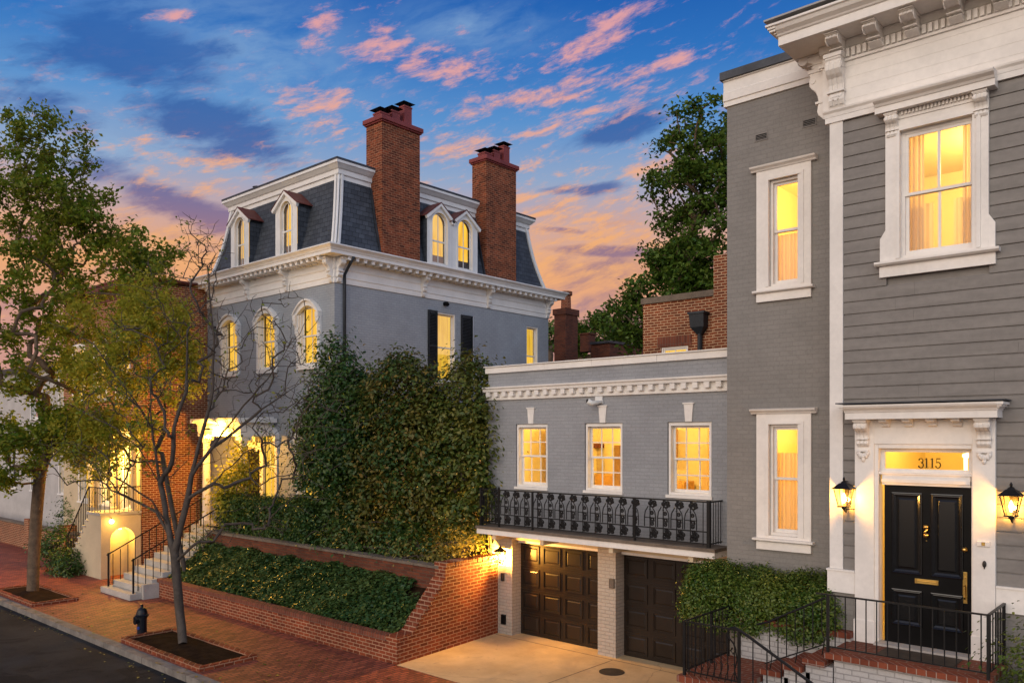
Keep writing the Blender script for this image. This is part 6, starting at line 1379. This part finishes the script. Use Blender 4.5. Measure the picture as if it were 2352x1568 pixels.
def box_hedge(name, label, x0, x1, y0, y1, z0, z1, n, leaf, mat, seed, round_=.25, wave=.04, cat='hedge', mask=None):
    rng = np.random.default_rng(seed); T = thing(name, label, cat, ((x0 + x1) / 2, (y0 + y1) / 2, z0))
    c = np.array([(x0 + x1) / 2, (y0 + y1) / 2, (z0 + z1) / 2]); h = np.array([(x1 - x0) / 2, (y1 - y0) / 2, (z1 - z0) / 2])
    q = rng.uniform(-1, 1, size=(n * 3, 3)); a = np.abs(q); 
    ax = rng.choice(3, n * 3, p=np.array([h[1] * h[2], h[0] * h[2], h[0] * h[1]]) / (h[1] * h[2] + h[0] * h[2] + h[0] * h[1]))
    sg = np.sign(rng.normal(size=n * 3)); q[np.arange(n * 3), ax] = sg
    m_ = h.min() * round_ * 2; e = q * h; inner = np.clip(e, -(h - m_), h - m_); dlt = e - inner; L = np.linalg.norm(dlt, axis=1); dlt = dlt / np.maximum(L, 1e-6)[:, None] * np.minimum(L, m_)[:, None]
    P = inner + dlt; O = dlt / np.maximum(np.linalg.norm(dlt, axis=1), 1e-6)[:, None]
    fr = rng.normal(size=(8, 3)) * 4; ph = rng.uniform(0, 6.28, 8); lump = np.sin(P @ fr.T + ph).sum(1) * wave / 2
    P = P + O * (lump - rng.random(n * 3) ** 2 * .16 + (rng.random(n * 3) < .07) * rng.uniform(0, .10, n * 3))[:, None] + c
    ok = ~((sg < 0) & (ax == 2)); P, O = P[ok][:n * 2], O[ok][:n * 2]
    kc = len(P) // 26; ci = rng.integers(0, kc, len(P)); off = rng.normal(size=P.shape) * leaf * 1.15; P = P[:kc][ci] + off; O = O[:kc][ci] * .5 + off / (leaf * 1.15) * .5
    leaf_mesh('foliage', P, leaf, mat, T, seed, .2, outward=O * .8 + np.array([0, 0, .3]))
    m = MB(); k = max(4, int((x1 - x0) / .3))
    for i in range(k): x = x0 + (x1 - x0) * (i + .5) / k; m.tube([(x, c[1], z0 - .05), (x + rng.normal() * .05, c[1] + rng.normal() * .05, c[2])], [.02, .008], 5, cap=False)
    m.build('stem', 'twig', T)
    return T
box_hedge('hedge', 'dark clipped hedge along the upper brick wall of the raised garden', -23.1, -18.4, 12.55, 13.25, 1.6, 2.78, 15000, .07, 'leaf_dark', 41, .12, .02)
shrub('low_shrub', 'low dark shrubbery under the tall evergreens behind the stone-capped wall', 'shrub', [((-17.7, 12.95, 2.1), (.9, .5, .7)), ((-16.2, 12.95, 2.0), (1.3, .45, .6)), ((-14.9, 12.9, 1.9), (.8, .4, .5))], 7000, .09, 'leaf_dark', 42, None, zg)
box_hedge('hedge', 'bright green clipped box hedge between the porch steps and the grey brick wall', -6.82, -4.45, YPB - .26, YB - .06, 1.52, 2.42, 36000, .047, 'leaf_box', 43, .34, .06)
shrub('porch_shrub', 'green shrub at the right edge beside the porch railing', 'shrub', [((-1.72, 11.5, 1.65), (.42, .40, .62)), ((-1.55, 11.3, 1.2), (.5, .4, .5))], 5000, .055, 'leaf_box', 44, None, .7)
shrub('entrance_shrub', 'leafy green shrub left of the portico with lamp glow painted gold into its leaves', 'shrub', [((-22.85, 12.95, 3.0), (.48, .4, 1.15)), ((-22.95, 12.8, 2.3), (.55, .4, .8)), ((-22.6, 13.1, 3.6), (.32, .3, .75))], 4600, .11, 'leaf_lampglow', 45, None, zg, shell=.4)
shrub('entrance_shrub', 'bushy shrub behind the stone step railing by the brick wall', 'shrub', [((-22.9, 12.2, 1.4), (.45, .4, .4))], 900, .08, 'leaf_dark', 46, None, .6, shell=.3)
for lab, c_, r_, sd_ in (('dark green shrub at the foot of the cream stoop steps', (-29.3, 10.55, .35), (.75, .35, .42), 51), ('dark bush under the upper end of the stoop steps', (-31.6, 10.9, .6), (.7, .5, .75), 52), ('round dark bush behind the brick garden wall', (-33.9, 12.7, 1.3), (1.1, .7, 1.0), 53)):
    shrub('low_shrub', lab, 'shrub', [(c_, r_)], 2200, .10, 'leaf_dark', sd_, 'low shrubs beside the cream stoop', 0.0)
# ivy bank
rng = np.random.default_rng(77); n = 26000; x = rng.uniform(XP0 + .1, XP1 - .38, n); t = rng.random(n); y = YP + .24 + t * (YUP - YP - .26)
lump = .03 * np.sin(x * 3.1 + y * 2.3) + .025 * np.sin(x * 6.7 - y * 5.1) + .02 * np.sin(x * 1.3 + y * 7)
keepx = ~((x > -13.6 - .5 * rng.random(n)) & (t > .55 + .2 * rng.random(n)))
z = .40 + t * (1.30 - .40) + .07 + lump + rng.random(n) * .10
P = np.stack([x, y, z], 1)[keepx]
iv = leaf_mesh('ivy', P, .088, 'leaf_ivy', None, 78, .5, aspect=.8, outward=np.tile(np.array([0, -.35, .8]), (len(P), 1)))
tag(iv, 'dark green ivy covering the sloping bank between the two brick walls', 'ivy', kind='stuff')
# scattered fallen leaves
rng = np.random.default_rng(91); n = 260; x = rng.uniform(-27, -9.5, n); y = np.where(rng.random(n) < .45, rng.normal(7.5, .22, n), rng.uniform(7.9, 10.7, n))
z = np.where(y < YK0, -.122, .012); z = np.where((y > YK0 - .02) & (y < YK1), .012, z)
fl = leaf_mesh('fallen_leaves', np.stack([x, y, z], 1), .07, 'leaf_olive', None, 92, .5, aspect=.7, outward=np.tile(np.array([0, 0, 6.0]), (n, 1)))
tag(fl, 'small fallen leaves scattered over the brick pavement and gutter', 'leaves', kind='stuff')
# trees behind the roofs
def back_tree(label, base, crown, n, leaf, seed, mat='leaf_back', ntar=150, r0=.4):
    T = thing('background_tree', label, 'tree', base, 'trees behind the houses'); top = (base[0], base[1], base[2] + .35 * (max(c[2] for c, r, w in crown)))
    t = Tree(curve(base, top, 10), seed); t.grow(np.concatenate([ell(t.rng, c, r, int(ntar * w), .3) for c, r, w in crown]), .5)
    t.build('trunk', 'bark_brown', T, r0, .02)
    rng = np.random.default_rng(seed); tips = np.array([t.p[k] for k in t.tips]); k = rng.integers(0, len(tips), n); P = tips[k] + rng.normal(size=(n, 3)) * np.array([.42, .42, .28]) * leaf * 2.7
    leaf_mesh('crown', P, leaf, mat, T, seed, .4); return T
def bx(u, v, D): return at(u, v, D=D)
bb = bx(1650, 800, 31); back_tree('large dark green tree rising behind the grey brick wing and rear brick house', (bb[0], bb[1], 0),
    [(bx(1620, 330, 31), (1.9, 2.0, 1.7), .16), (bx(1590, 440, 31), (1.7, 2, 1.4), .14), (bx(1640, 540, 31), (2.4, 2, 1.6), .18), (bx(1560, 590, 31), (1.3, 1.6, 1.0), .12), (bx(1540, 680, 31), (1.9, 1.8, 1.2), .18), (bx(1450, 745, 31), (1.0, 1.4, .9), .10), (bx(1680, 660, 31), (2, 2, 1.6), .12), (bx(1640, 430, 31), (1.5, 1.8, 1.2), .1), (bx(1600, 620, 31), (1.8, 1.8, 1.2), .12)], 25000, .20, 61, ntar=300)
bb = bx(1365, 800, 55); back_tree('lower green tree behind the far chimneys between house and garage', (bb[0], bb[1], 0), [(bx(1375, 765, 55), (1.9, 2.2, 1.3), .5), (bx(1335, 790, 55), (1.4, 2, .9), .25), (bx(1425, 790, 55), (1.9, 2, 1.4), .25)], 9000, .24, 62, ntar=120)
bb = bx(1262, 800, 60); back_tree('small patch of green tree between the mansard house and the far chimney', (bb[0], bb[1], 0), [(bx(1262, 780, 60), (.9, 1.5, 1.2), 1.0)], 1200, .26, 63, ntar=30)
